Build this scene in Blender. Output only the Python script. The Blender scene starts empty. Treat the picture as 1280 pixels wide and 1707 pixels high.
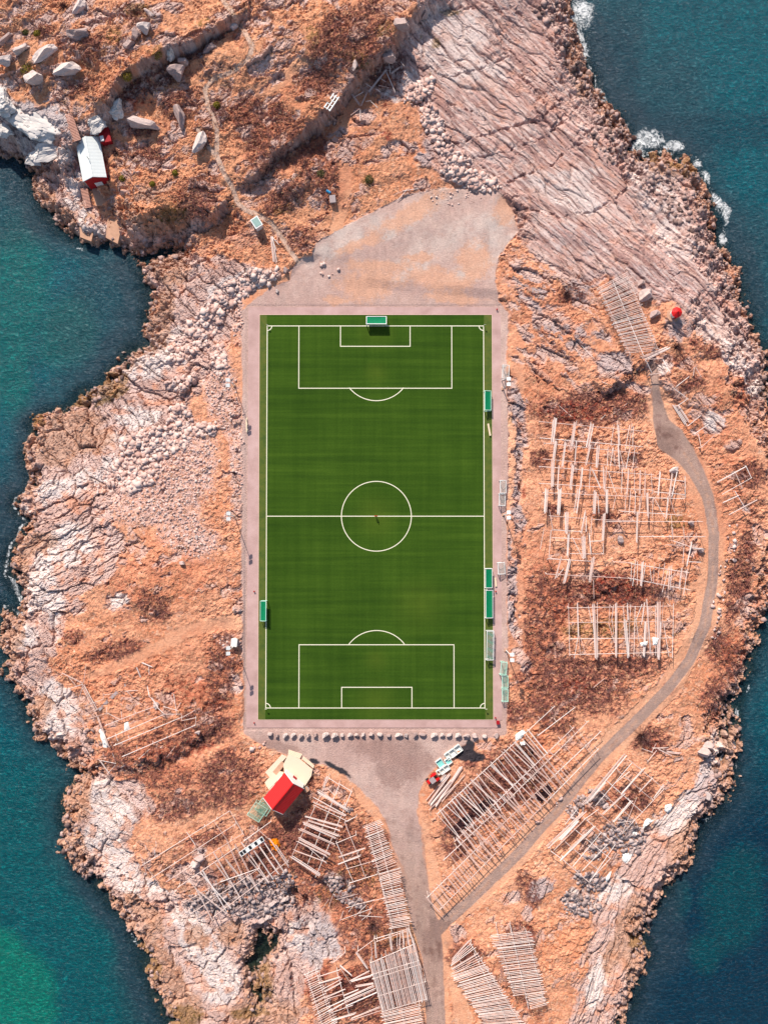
import bpy, math, random
import numpy as np
from mathutils import Vector, Matrix
random.seed(7)
rng = np.random.default_rng(11)
C = bpy.context.scene.collection
scene = bpy.context.scene

# ------------------------------------------------------------------ camera, sky, sun, exposure
CAM_H = 205.0
PITCH = math.radians(1.5)                      # the drone looks very slightly off plumb
FPX = 1312.0                                   # focal length in photo pixels (1280 wide)
cam_d = bpy.data.cameras.new("camera")
cam_d.sensor_fit = 'HORIZONTAL'
cam_d.sensor_width = 36.0
cam_d.lens = 36.0 * FPX / 1280.0
cam_d.clip_start = 1.0
cam_d.clip_end = 6000.0
cam = bpy.data.objects.new("camera", cam_d)
C.objects.link(cam)
cam.location = (0, -CAM_H * math.tan(PITCH), CAM_H)
cam.rotation_euler = (PITCH, 0, 0)
scene.camera = cam

SUN_ELEV = math.radians(38.0)
SUN_DIR = Vector((-0.34, 0.94, 0)).normalized() * math.cos(SUN_ELEV) + Vector((0, 0, math.sin(SUN_ELEV)))
world = bpy.data.worlds.new("World")
scene.world = world
world.use_nodes = True
wn = world.node_tree
sky = wn.nodes.new('ShaderNodeTexSky')
sky.sky_type = 'NISHITA'
sky.sun_disc = False
sky.sun_elevation = SUN_ELEV
sky.sun_rotation = math.atan2(SUN_DIR.x, SUN_DIR.y)
wn.links.new(sky.outputs[0], wn.nodes['Background'].inputs[0])
wn.nodes['Background'].inputs[1].default_value = 0.1
sun_d = bpy.data.lights.new("sun", 'SUN')
sun_d.energy = 4.6
sun_d.angle = math.radians(0.6)
sun_d.color = (1.0, 0.92, 0.83)
sun = bpy.data.objects.new("sun", sun_d)
C.objects.link(sun)
sun.rotation_euler = SUN_DIR.to_track_quat('Z', 'Y').to_euler()
scene.view_settings.view_transform = 'Standard'
scene.view_settings.look = 'None'
scene.view_settings.exposure = 0.52
scene.view_settings.gamma = 1.0

# ------------------------------------------------------------------ plan <-> photo helpers
_c, _s = math.cos(PITCH), math.sin(PITCH)
def at(px, py, z=0.0):
    """ground-plan point seen at photo position (px,py) when it lies at height z"""
    vx, vy = (px - 640.0) / FPX, (853.5 - py) / FPX
    d = (vx, vy * _c + _s, vy * _s - _c)
    t = (z - CAM_H) / d[2]
    return (d[0] * t, cam.location.y + d[1] * t)
def plan(x, y, z):
    """numpy: photo plan coordinates of surface points"""
    dy = y + CAM_H * math.tan(PITCH); dz = z - CAM_H
    w = -(-_s * dy + _c * dz)
    return 640.0 + FPX * x / w, 853.5 - FPX * (_c * dy + _s * dz) / w

# ------------------------------------------------------------------ noise
def _h(ix, iy, seed):
    n = (ix.astype(np.int64) * 374761393 + iy.astype(np.int64) * 668265263 + seed * 1442695041) & 0x7fffffff
    n = ((n ^ (n >> 13)) * 1274126177) & 0x7fffffff
    n = ((n ^ (n >> 16)) * 974634777) & 0x7fffffff
    return ((n ^ (n >> 15)) & 0xffffff).astype(np.float32) / 16777215.0
def vnoise(x, y, seed):
    ix, iy = np.floor(x), np.floor(y)
    fx, fy = (x - ix).astype(np.float32), (y - iy).astype(np.float32)
    ux, uy = fx * fx * (3 - 2 * fx), fy * fy * (3 - 2 * fy)
    a, b = _h(ix, iy, seed), _h(ix + 1, iy, seed)
    c, d = _h(ix, iy + 1, seed), _h(ix + 1, iy + 1, seed)
    return (a + (b - a) * ux) * (1 - uy) + (c + (d - c) * ux) * uy
def fbm(x, y, seed, oct=4, lac=2.13, gain=.5):
    s = 0; a = 1; t = 0
    for k in range(oct):
        s = s + a * vnoise(x * lac ** k + 17.3 * k, y * lac ** k - 9.1 * k, seed + k); t += a; a *= gain
    return s / t
def worley(x, y, seed):
    """returns edge distance (F2-F1), cell hash, tilt-x, tilt-y offsets"""
    ix, iy = np.floor(x), np.floor(y)
    f1 = np.full(x.shape, 9., np.float32); f2 = f1.copy()
    cid = np.zeros(x.shape, np.float32); ox = cid.copy(); oy = cid.copy(); c2 = cid.copy()
    for dx in (-1, 0, 1):
        for dy in (-1, 0, 1):
            jx, jy = ix + dx, iy + dy
            px = jx + .5 + .9 * (_h(jx, jy, seed) - .5) - x
            py = jy + .5 + .9 * (_h(jx, jy, seed + 1) - .5) - y
            d = (px * px + py * py).astype(np.float32)
            near = d < f1
            f2 = np.where(near, f1, np.minimum(f2, d))
            hh = _h(jx, jy, seed + 2)
            cid = np.where(near, hh, cid); ox = np.where(near, px, ox); oy = np.where(near, py, oy)
            f1 = np.where(near, d, f1)
    return np.sqrt(f2) - np.sqrt(f1), cid, ox, oy
def sstep(a, b, x):
    t = np.clip((x - a) / (b - a), 0, 1)
    return t * t * (3 - 2 * t)

# ------------------------------------------------------------------ coarse plan maps (photo px, 4 px cells)
ST = 4.0
GX = np.arange(-240, 1521, ST); GY = np.arange(-240, 1951, ST)
PXg, PYg = np.meshgrid(GX, GY)
def samp(m, u, v):
    fx = np.clip((u - GX[0]) / ST, 0, len(GX) - 1.001); fy = np.clip((v - GY[0]) / ST, 0, len(GY) - 1.001)
    ix = fx.astype(np.int32); iy = fy.astype(np.int32); fx = fx - ix; fy = fy - iy
    return (m[iy, ix] * (1 - fx) * (1 - fy) + m[iy, ix + 1] * fx * (1 - fy)
            + m[iy + 1, ix] * (1 - fx) * fy + m[iy + 1, ix + 1] * fx * fy)
def seg_dist(poly, closed=False):
    best = np.full(PXg.shape, 1e9)
    n = len(poly)
    for i in range(n if closed else n - 1):
        (ax, ay), (bx, by) = poly[i][:2], poly[(i + 1) % n][:2]
        dx, dy = bx - ax, by - ay
        t = np.clip(((PXg - ax) * dx + (PYg - ay) * dy) / (dx * dx + dy * dy + 1e-9), 0, 1)
        best = np.minimum(best, (PXg - ax - t * dx) ** 2 + (PYg - ay - t * dy) ** 2)
    return np.sqrt(best)
def inside(poly):
    c = np.zeros(PXg.shape, bool); n = len(poly)
    for i in range(n):
        (ax, ay), (bx, by) = poly[i], poly[(i + 1) % n]
        if ay == by: continue
        cond = ((ay > PYg) != (by > PYg)) & (PXg < (bx - ax) * (PYg - ay) / (by - ay) + ax)
        c ^= cond
    return c
def sdf(poly):                                   # positive inside, px
    d = seg_dist(poly, True)
    return np.where(inside(poly), d, -d)
def area(polys, soft=14):
    m = np.zeros(PXg.shape)
    for p in polys: m = np.maximum(m, np.clip(.5 + sdf(p) / (2 * soft), 0, 1))
    return m
def blobs(lst):
    m = np.zeros(PXg.shape)
    for b in lst:
        x, y, rx, ry = b[:4]; a = math.radians(b[4] if len(b) > 4 else 0); s = b[5] if len(b) > 5 else 1
        dx, dy = PXg - x, PYg - y
        u = (dx * math.cos(a) + dy * math.sin(a)) / rx; v = (-dx * math.sin(a) + dy * math.cos(a)) / ry
        m = np.maximum(m, s * np.clip(1.5 - np.sqrt(u * u + v * v), 0, 1))   # .5 at the rim
    return m
def strokes(lst, soft=3.0):
    m = np.zeros(PXg.shape)
    for w, pts in lst:
        for i in range(len(pts) - 1):
            (ax, ay), (bx, by) = pts[i][:2], pts[i + 1][:2]
            wa = pts[i][2] if len(pts[i]) > 2 else w; wb = pts[i + 1][2] if len(pts[i + 1]) > 2 else w
            dx, dy = bx - ax, by - ay
            t = np.clip(((PXg - ax) * dx + (PYg - ay) * dy) / (dx * dx + dy * dy + 1e-9), 0, 1)
            d = np.sqrt((PXg - ax - t * dx) ** 2 + (PYg - ay - t * dy) ** 2) - (wa + (wb - wa) * t) / 2
            m = np.maximum(m, np.clip(.5 - d / (2 * soft), 0, 1))
    return m

COAST = [(945,-240),(935,-60),(952,0),(958,40),(968,85),(978,120),(990,150),(1005,175),(1028,197),(1044,222),(1056,250),(1066,268),(1080,262),(1096,252),
 (1120,262),(1148,276),(1162,300),(1178,330),(1188,370),(1194,400),(1206,428),(1226,462),(1240,500),(1256,545),(1266,580),(1282,610),
 (1276,640),(1286,680),(1312,720),(1335,800),(1330,900),(1302,960),(1282,998),(1272,1022),(1265,1070),(1252,1115),(1237,1150),(1224,1172),
 (1226,1200),(1229,1235),(1229,1268),(1223,1307),(1196,1348),(1172,1370),(1160,1401),(1142,1442),(1120,1469),(1099,1496),(1082,1522),(1065,1553),
 (1078,1580),(1075,1603),(1064,1637),(1051,1670),(1038,1704),(1020,1760),(1010,1951),(300,1951),(296,1760),(284,1707),(274,1672),(259,1643),(243,1609),
 (245,1592),(230,1572),(215,1539),(188,1505),(161,1478),(134,1448),(112,1421),(102,1377),(110,1330),(134,1296),(146,1290),(128,1276),(111,1262),
 (97,1246),(67,1233),(55,1205),(41,1182),(40,1166),(24,1146),(10,1125),(18,1102),(3,1068),(0,1035),(13,1013),(30,1030),(40,1021),(36,995),(33,971),
 (20,964),(17,934),(37,894),(54,872),(37,860),(27,838),(44,820),(50,793),(43,759),(57,726),(50,702),(77,682),(111,672),(134,658),(165,645),
 (185,625),(206,596),(232,581),(258,577),(245,564),(250,549),(241,541),(247,514),(242,474),(232,450),(236,436),(262,428),(285,420),(300,412),(262,418),(232,424),(215,427),
 (201,413),(175,406),(134,400),(111,386),(77,356),(60,326),(47,296),(50,282),(34,267),(0,259),(-60,250),(-240,240),(-240,-240)]
POOLS = [[(434,1560),(452,1556),(458,1580),(440,1596),(424,1610),(428,1640),(440,1668),(430,1672),(418,1645),(414,1605),(424,1588)]]
CREEK = [(488,1484),(500,1500),(508,1518),(513,1538)]
coast = sdf(COAST)
for p in POOLS: coast = np.minimum(coast, -sdf(p) * 1.0)
# low inner channel behind the reef on the south-east shore
coast = np.minimum(coast, seg_dist([(1216,1175),(1206,1212),(1211,1240),(1204,1275)]) - 3.0)

# ------------------------------------------------------------------ elevation control points (photo px, metres above the pitch)
SEA = -5.0
CP = np.array([
 (60,215,6),(95,215,6),(30,215,5.5),(100,240,5),(70,250,4.2),(35,250,3.5),(110,205,6.3),(60,80,9),(0,0,11),(150,60,11),(250,50,12),(340,60,10.5),(430,70,10),(520,60,11),(600,50,10),(680,-40,8),(150,-150,14),(500,-150,14),(0,200,6),(60,200,5.5),
 (180,150,9),(250,100,11),(120,180,7),(300,150,6.5),(250,210,5),(350,200,6),(150,270,0),(200,250,2.5),(150,340,-2.5),(90,310,-2.5),(190,390,-3),
 (260,300,4.5),(320,300,4.5),(250,370,4),(330,360,3.5),(400,250,5),(450,220,6.5),(500,160,8),(470,280,5),(420,340,2.5),(400,400,1.2),(350,430,0),(290,480,-1.5),
 (450,420,.6),(540,260,2.5),(620,200,3.2),(600,300,2),(500,380,1.2),(570,380,.8),(660,330,.6),(700,260,2),(720,160,2.5),(760,60,2),(820,-60,2),(850,200,1.8),(900,60,-.5),
 (800,320,.3),(850,400,.2),(950,250,.5),(1000,160,-2.5),(1040,330,.5),(1120,360,-1.2),(1120,300,-2.8),(950,400,1.2),(900,480,1.5),(1050,450,2.2),(1150,450,1.5),(1200,520,0),
 (1040,540,2.8),(1130,520,3.6),(980,560,2.2),(900,600,1.2),(1030,620,3),(1120,620,3.2),(1200,640,3),(1260,700,1.5),(1090,700,1.2),(1000,670,1),(1180,760,1.2),(1250,800,1.5),
 (900,720,.8),(1000,760,.8),(1100,820,.8),(900,860,.7),(1000,900,.6),(1100,930,.6),(1180,880,.6),(1250,900,.5),(900,1000,.4),(1040,1050,.2),(1180,1030,.1),(1240,1000,-1),
 (880,1100,.3),(980,1150,-.2),(1100,1130,-.3),(1180,1150,-1),(1200,1100,-1.5),(850,1200,.1),(950,1250,0),(1060,1250,-.4),(1150,1250,-1.5),(1000,1350,-.3),(1080,1350,-1.2),(1120,1390,-2),
 (780,1300,0),(850,1330,0),(750,1450,-.4),(850,1450,-.2),(950,1450,-.2),(1000,1500,-1.2),(740,1600,-1),(850,1600,.2),(950,1600,-.6),(1010,1600,-2),(800,1700,-.5),(940,1700,-1),(990,1720,-2.5),
 (650,1450,-.6),(620,1600,-1),(560,1650,-1.2),(520,1500,-1.4),(560,1420,-.5),(500,1340,0),(430,1400,.4),(480,1620,-2.5),(380,1600,-2.6),(330,1640,-3),(400,1500,-1.8),(300,1540,-2.5),(430,1700,-3),
 (350,1440,.2),(280,1400,.3),(220,1370,-1),(180,1350,-2),(180,1430,-2.5),(240,1480,-2.2),(400,1300,.6),(330,1300,1.2),(250,1250,1.2),(300,1180,1.6),(200,1200,.6),(130,1220,-2),(80,1150,-2.5),
 (380,1180,.4),(380,1080,.6),(300,1080,1.4),(220,1060,1),(140,1080,-.5),(90,1040,-1.5),(250,980,2.4),(330,980,1.6),(170,960,1),(100,960,-1.2),(50,920,-3),(200,880,.5),(130,870,-1.5),
 (380,950,.4),(380,800,.1),(300,800,.2),(250,820,0),(250,740,-.8),(180,780,-1.5),(100,760,-2.4),(70,850,-3),(160,700,-2.6),(330,650,-.6),(260,650,-2),(380,620,.1),(350,560,-1.2),(280,560,-2.8),(400,520,-.4),(340,500,-.8),
 (627,560,0),(627,860,0),(627,1150,0),(440,560,0),(440,860,0),(440,1150,0),(815,560,0),(815,860,0),(815,1150,0),(560,470,.1),(700,440,.2),(640,1260,0),(690,1350,0),(530,1260,0),(460,1240,0),(860,700,.4),(855,900,.3),(850,1050,.2)], float)
num = np.zeros(PXg.shape); den = num.copy()
for x, y, z in CP:
    w = 1.0 / (((PXg - x) ** 2 + (PYg - y) ** 2 + 250.) ** 1.7)
    num += w * z; den += w
zb = num / den
def cliff(m, line, drop, width=9, reach=60):
    """a scarp along the line, easing out over reach px"""
    d = seg_dist(line)
    side = np.zeros(PXg.shape); best = np.full(PXg.shape, 1e9); endf = np.ones(PXg.shape)
    n = len(line)
    for i in range(n - 1):
        (ax, ay), (bx, by) = line[i], line[i + 1]
        dx, dy = bx - ax, by - ay
        t0 = ((PXg - ax) * dx + (PYg - ay) * dy) / (dx * dx + dy * dy); t = np.clip(t0, 0, 1)
        dd = (PXg - ax - t * dx) ** 2 + (PYg - ay - t * dy) ** 2
        cr = (dx * (PYg - ay) - dy * (PXg - ax)) / math.hypot(dx, dy)
        s = np.where(dd < best, cr, side); side = s
        pos = (i + t) / (n - 1)
        endf = np.where(dd < best, np.clip(np.minimum(pos, 1 - pos) * 5, 0, 1), endf)
        best = np.minimum(best, dd)
    e = np.clip(1 - d / reach, 0, 1) * endf
    return m + np.where(side < 0, -.55, .45) * drop * e * np.clip(np.abs(side) / width, 0, 1)
zb = cliff(zb, [(440,-10),(408,22),(385,40),(345,62),(318,82),(285,95),(250,110),(222,128),(200,145),(192,185),(180,205)], 5.0, 7, 45)
zb = cliff(zb, [(730,-20),(705,20),(665,62),(640,98),(600,135),(575,165),(540,205),(500,235),(455,265),(420,305),(395,325)], 3.8, 7, 42)
zb = cliff(zb, [(390,335),(372,352),(345,370),(318,388),(290,402),(250,410),(210,408)], 5.5, 10, 50)
zb = cliff(zb, [(868,398),(872,378),(862,345),(840,318)], 2.2, 6, 30)
zb = cliff(zb, [(120,255),(85,272),(40,272)], 3.5, 6, 30)
zb = cliff(zb, [(1140,905),(1110,940),(1075,960)], 1.4, 6, 22)
zb = cliff(zb, [(1045,975),(1010,985),(970,1000)], 1.6, 6, 22)
zb = cliff(zb, [(870,655),(862,700),(858,760),(856,830),(870,900),(850,960),(860,1040),(868,1090),(930,1110)], 1.5, 7, 26)
zb = cliff(zb, [(1265,610),(1230,600),(1190,590),(1150,600)], 1.8, 7, 30)
zb = cliff(zb, [(1110,560),(1085,600),(1040,640),(1010,655),(985,640)], 2.5, 7, 32)
zb = cliff(zb, [(390,1190),(330,1235),(290,1262),(240,1275),(170,1290)], 2.4, 8, 36)
zb = cliff(zb, [(300,1500),(270,1515),(225,1495),(190,1450)], 2.2, 7, 30)
zb = cliff(zb, [(330,610),(322,640),(300,665)], 2.2, 5, 24)
FLATPX = [(408,506),(836,506),(842,1222),(408,1222)]
APRON = [(400,470),(470,468),(500,432),(530,430),(540,470),(600,470),(820,490),(840,506),(842,1228),(800,1240),(740,1260),(705,1330),(695,1400),(650,1350),(590,1290),(540,1262),(470,1250),(430,1240),(405,1220),(402,520)]
flat = np.maximum(area([FLATPX], 8), area([APRON], 8))
zb = zb * (1 - flat)
# the coast: ground falls to the waterline and on below it
zshore = SEA + np.clip(coast, 0, 200) * .12 + .35 * np.clip(coast / 5, 0, 1)
zb = np.where(coast > 0, np.minimum(zb, zshore), SEA + np.maximum(coast * .1, -7) - .12)
for c_ in [CREEK]:
    dd = seg_dist(c_); zb = zb - 2.6 * np.clip(1 - dd / 13, 0, 1) ** .7
# ------------------------------------------------------------------ ground-cover maps
M = {}
M['rock'] = area([
 [(640,110),(690,20),(705,-60),(940,-60),(975,100),(1045,220),(1100,250),(1170,310),(1200,430),(1245,530),(1290,620),(1285,690),(1235,640),(1205,590),(1178,560),(1150,520),(1120,500),(1085,505),(1050,480),(1005,455),(960,475),(900,440),(862,395),(856,340),(800,318),(745,308),(712,280),(700,240),(715,200),(680,150)],
 [(236,436),(300,412),(360,425),(420,440),(470,462),(440,480),(410,505),(392,545),(368,590),(352,625),(330,660),(300,690),(262,720),(240,760),(215,800),(185,850),(200,900),(190,960),(150,980),(110,1010),(105,1060),(75,1110),(110,1150),(128,1190),(150,1225),(160,1262),(130,1290),(60,1240),(0,1130),(-10,1010),(30,900),(30,760),(90,660),(200,590),(230,500)],
 [(134,1290),(200,1300),(240,1310),(262,1345),(222,1385),(215,1410),(240,1460),(275,1485),(330,1500),(380,1520),(410,1500),(455,1470),(480,1500),(530,1520),(540,1600),(500,1660),(510,1800),(280,1800),(230,1590),(90,1430),(100,1300)],
 [(1282,990),(1285,1110),(1225,1240),(1230,1300),(1160,1410),(1070,1540),(1080,1600),(1040,1720),(1000,1951),(935,1951),(950,1700),(985,1600),(990,1520),(1010,1480),(1040,1440),(1080,1390),(1120,1345),(1160,1310),(1180,1260),(1196,1200),(1232,1130),(1255,1060)],
 [(-240,120),(0,150),(30,168),(80,175),(112,195),(112,240),(128,262),(80,280),(30,270),(-60,262),(-240,250)],
 [(55,290),(120,275),(140,330),(180,370),(205,395),(200,420),(130,405),(70,350)],
 [(345,372),(320,395),(270,412),(215,412),(205,380),(225,360),(245,395),(290,392),(330,365)],
 [(1150,905),(1170,900),(1166,925),(1140,930)]], 10)
M['rock'] = np.maximum(M['rock'], blobs([
 (18,62,16,7,-35),(45,40,14,8,-50),(75,28,14,9,-50),(132,12,12,14,-60),(127,60,14,18,70),(160,38,14,5,-10),(35,80,14,7,-30),(75,90,28,7,-28),(10,100,16,12,-20),(30,118,20,6,-35),(60,130,14,10,-50),
 (107,118,22,11,8),(242,42,12,9),(228,55,9,7),(218,74,9,10,-40),(262,20,14,6,35),(285,8,26,8,-10),(288,70,14,20,60),(240,122,9,8),(215,172,14,18,-40),(155,205,26,14,-30),(180,190,14,10),(340,85,12,8),(372,40,10,8),
 (300,215,8,16,-25),(250,275,16,9,20),(282,275,14,8),(245,325,18,10),(205,320,9,6),(640,60,8,14),(672,42,14,12),(650,95,12,9),(560,38,8,6),(590,108,5,8),(440,40,10,6),(500,70,9,5),(470,52,8,8),
 (600,190,20,14,-20),(670,245,30,9,25),(640,250,10,12,60),(700,270,16,12,40),(700,310,14,10,-30),(660,150,30,14),
 (60,135,8,5),(880,455,30,10,20),(980,460,32,18,-15),(965,500,16,9),(1040,475,26,22,30),(1070,495,10,8),(1130,545,22,26,60),(900,540,18,7,60),(1020,610,34,20,-10),(960,580,20,12,20),(905,590,20,8,70),(1100,610,18,22,60),(1110,645,12,9),
 (1060,650,26,8,20),(1190,705,22,16,20),(1170,690,8,12,60),(1250,690,16,7,30),(1160,720,8,6),(1225,745,8,14,70),(864,690,12,60,-8,.8),(862,790,9,60,4,.8),(866,860,11,40,-5,.85),(852,960,10,80,4,.8),(858,1040,9,50,-10,.8),(872,1100,12,30,-30,.8),(848,660,6,40,0,.7),(905,520,60,12,38,.75),(880,560,40,9,40,.75),(950,540,50,10,40,.7),(930,600,50,10,36,.7),(900,620,30,8,50,.7),(1000,560,30,10,30,.7),
 (200,1000,16,16,-20),(186,1010,10,14),(150,930,40,22,-60),(140,880,26,30,-40),(400,1010,10,12),(90,1160,30,26),(130,1010,18,12),(240,1030,8,5),(390,1140,10,16),
 (510,1540,44,40,40),(560,1475,24,16),(540,1570,30,30),(900,1480,16,26,60),(850,1500,16,10),(960,1500,24,18,20),(880,1520,12,12),(905,1370,0.1,0.1),(760,1560,12,18),(720,1570,8,8),
 (330,1430,14,10,-50),(345,1460,22,16),(310,1460,30,14,20),(1240,850,6,8),(1262,880,14,10),(1240,1000,12,20,60),(1160,915,9,6),(1180,1330,20,14)]))
M['heath'] = blobs([(450,230,52,62,15),(415,190,30,34),(560,70,40,60,20),(600,60,50,70,30),(640,110,40,40,30),(530,135,34,26),(545,300,26,44),(520,260,30,40,30),(470,330,46,22,-30),(500,400,26,22),(210,150,44,22,-20),(265,130,50,20,-30),(330,70,50,24,-20),(300,175,34,26),
 (365,190,16,22),(240,260,40,16,10),(330,330,34,44,20),(345,230,10,20),(110,70,16,12),(70,50,20,12),(150,80,22,26),(220,20,26,16),(120,150,40,12,-30),(230,215,30,14),
 (990,680,105,30,-4),(1000,985,120,32,2),(945,1135,105,46,20),(1040,1110,60,20),(890,1080,50,60),(905,1000,30,60),(1215,1100,28,60,-30),(1232,960,20,90,10),(1080,1230,44,24,25),(1248,790,30,22),(950,490,26,18),(900,765,18,16),(925,850,18,8),(1010,860,24,12),
 (1060,760,14,10),(1130,600,18,10),(1180,580,34,12,20),(1200,1160,30,40),(860,1190,26,14),(920,1190,50,28,30),(790,1270,20,8),(975,830,0.1,0.1),(850,1350,0.1,.1),
 (370,1120,26,70,5),(340,1210,50,34),(250,1285,80,26,15),(380,1300,50,50),(300,1340,50,26,-20),(270,1015,16,24),(245,1000,14,20),(190,1085,44,16,-10),(120,1060,20,10),(270,1240,40,26),(200,1260,30,20),
 (520,1400,40,60,20),(600,1420,44,50),(560,1480,66,34),(610,1540,52,34),(470,1395,50,30),(450,1450,34,20),(350,1400,40,14,-25),(620,1650,80,60),(505,1300,26,20),(880,1480,34,18,60),(870,1560,30,30),(780,1590,30,20),(1060,1330,34,28),(640,1620,90,60),
 (780,1340,50,34,-40),(850,1290,60,50,-40),(760,1400,26,30),(580,720,0.1,0.1),(1250,1180,30,30),(1150,640,30,14),(1240,640,20,10)])
M['red'] = blobs([(960,685,60,14,-4),(1030,990,40,12),(930,1010,20,30),(1010,975,46,14,-10),(1085,1245,24,10,20),(1215,1080,14,20),(960,1140,30,14),(870,1300,30,10,-40),(310,1150,44,24),(350,1175,26,16),(650,160,22,8,-40),(220,165,22,22),(505,1520,14,22,30),
 (640,220,12,9),(875,820,6,12),(1165,920,18,10),(1250,660,24,12),(300,1250,60,16,-10),(1230,1090,20,40),(600,1640,40,20),(880,1560,10,20),(740,1620,0.1,0.1),(260,760,20,16),(150,590,0.1,.1),(540,1640,60,30),(1010,1330,12,12),(690,1350,0.1,.1)])
M['moss'] = blobs([(48,118,14,16),(62,56,7,7),(42,54,7,5),(260,90,12,10),(215,128,10,8),(235,20,22,12),(190,62,14,10),(340,35,12,8),(520,60,16,24,0,.6),(600,100,30,20,30,.6),(640,45,20,20,0,.6),(470,350,24,10,-30,.6),(290,355,40,20,-15,.6),(630,180,0.1,.1),(615,300,9,9),
 (560,1490,34,20),(600,1460,40,20),(640,1560,30,16),(190,640,22,14,-30),(185,660,30,8,-20),(130,665,36,8,-15),(700,60,0.1,.1),(725,70,7,9,30),(690,15,0.1,.1),(750,17,16,5),(1090,262,14,5,20),(1130,278,18,6,20),(1145,290,10,10),(60,700,8,14),(440,1640,12,34),(420,1690,30,12),
 (700,1590,0.1,.1),(950,1570,0.1,.1),(1060,1570,14,12),(300,1700,40,20),(250,1600,10,30,-30),(690,1540,10,40,-15),(850,700,5,6),(1060,870,0.1,.1),(1125,870,24,12),(990,1050,60,12),(1030,1040,40,9),(720,120,0.1,.1),(720,85,0.1,.1)])
M['pale'] = blobs([(60,195,55,34,20),(75,250,50,20,10),(10,160,20,26),(140,10,10,10),(760,45,60,34,25),(740,95,50,30,35),(800,110,50,22,35),(760,20,40,10),(110,915,44,34,-40),(90,950,30,24),(60,990,18,30),(90,1010,14,40),(200,1003,14,14),(280,585,40,16,20),(300,560,26,12),
 (345,540,30,12,-50),(215,610,34,24),(255,610,30,26),(290,595,24,14),(215,690,20,14),(240,700,30,14,-20),(190,725,18,9),(150,800,50,18),(100,815,50,16,-10),(200,770,30,14),(60,845,20,10),(170,1335,30,30,20),(190,1360,40,30,30),(170,1400,34,34),(195,1440,30,30),(245,1475,60,18,10),
 (330,1570,30,34),(350,1610,24,40,10),(370,1640,30,40,20),(310,1530,30,14),(140,320,30,40),(130,350,20,20),(150,385,30,14),(90,1160,26,26),(100,1200,24,30),(1190,560,34,26,50),(1230,590,26,26,50),(1250,640,26,12,45),(1195,705,16,12),(1090,320,30,50,-40),(960,330,60,30,30),
 (960,290,34,14),(1000,210,0.1,.1),(1130,400,40,30,50),(900,300,30,14),(1180,1270,14,44,20),(1130,1350,44,30,-50),(1200,1240,14,30),(955,1495,24,16,20),(1000,1500,22,18),(1000,1640,16,44,15),(1020,1480,30,26),(540,1590,30,24),(520,1560,40,30),(500,1540,20,10),(400,470,50,16,-20),(380,495,40,14,-30),
 (660,152,26,8,20),(680,130,20,14),(340,1435,9,12),(1110,620,14,14),(400,1010,12,10),(235,1250,0.1,.1),(40,1060,20,20),(840,1090,0.1,.1)])
M['grey'] = blobs([(60,205,60,34,20),(10,170,30,30),(560,1470,34,18,10),(540,1580,40,40),(520,1540,30,20),(1240,860,14,10),(1100,470,60,30,20),(1000,470,60,20,-15),(970,560,80,20,10),(880,480,50,20,30),(1130,560,30,30),(960,400,70,20,10),(1040,600,50,24),(640,400,90,34,-20),(600,430,70,20,-10),(760,350,70,24,-10),
 (870,700,30,60),(860,880,20,80),(850,1000,16,60),(1150,1290,40,50,-50),(900,1490,40,30),(430,1490,60,30,-20),(450,300,0.1,.1),(700,640,0.1,.1),(700,260,20,20),(310,90,40,20),(250,40,30,20)])
M['strata'] = area([[(640,110),(690,20),(705,-60),(940,-60),(975,100),(1045,220),(1100,250),(1170,310),(1200,430),(1245,530),(1290,620),(1235,640),(1178,560),(1085,505),(1005,455),(900,440),(856,340),(745,308),(700,240),(715,200)]], 20)
M['brown'] = np.maximum(np.clip(1.25 - np.abs(coast - 3) / 10, 0, 1) * (coast > -6),
   blobs([(120,705,60,26,-15),(90,740,40,40),(150,730,40,26),(270,530,20,60,5),(285,450,36,26),(130,1330,20,40),(120,1400,16,40,-20),(1215,1260,14,60,5),(1150,1400,30,50,40),(1040,1560,20,70,20),(1060,1600,20,60),(270,1620,24,90,-30),(300,1690,40,40),(240,1520,16,50,-40),
     (1110,275,40,18,10),(1160,310,14,40,-20),(960,110,14,60,-10),(1010,190,14,30,-40),(60,910,40,18,-20),(30,950,18,20),(60,360,0.1,.1),(100,370,30,24,35),(80,330,14,30,-20),(270,350,60,44),(430,1630,24,60),(330,1560,20,20),(390,1560,26,20),(440,1690,60,30),(20,1060,20,50),(60,1180,24,20)]))
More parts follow.
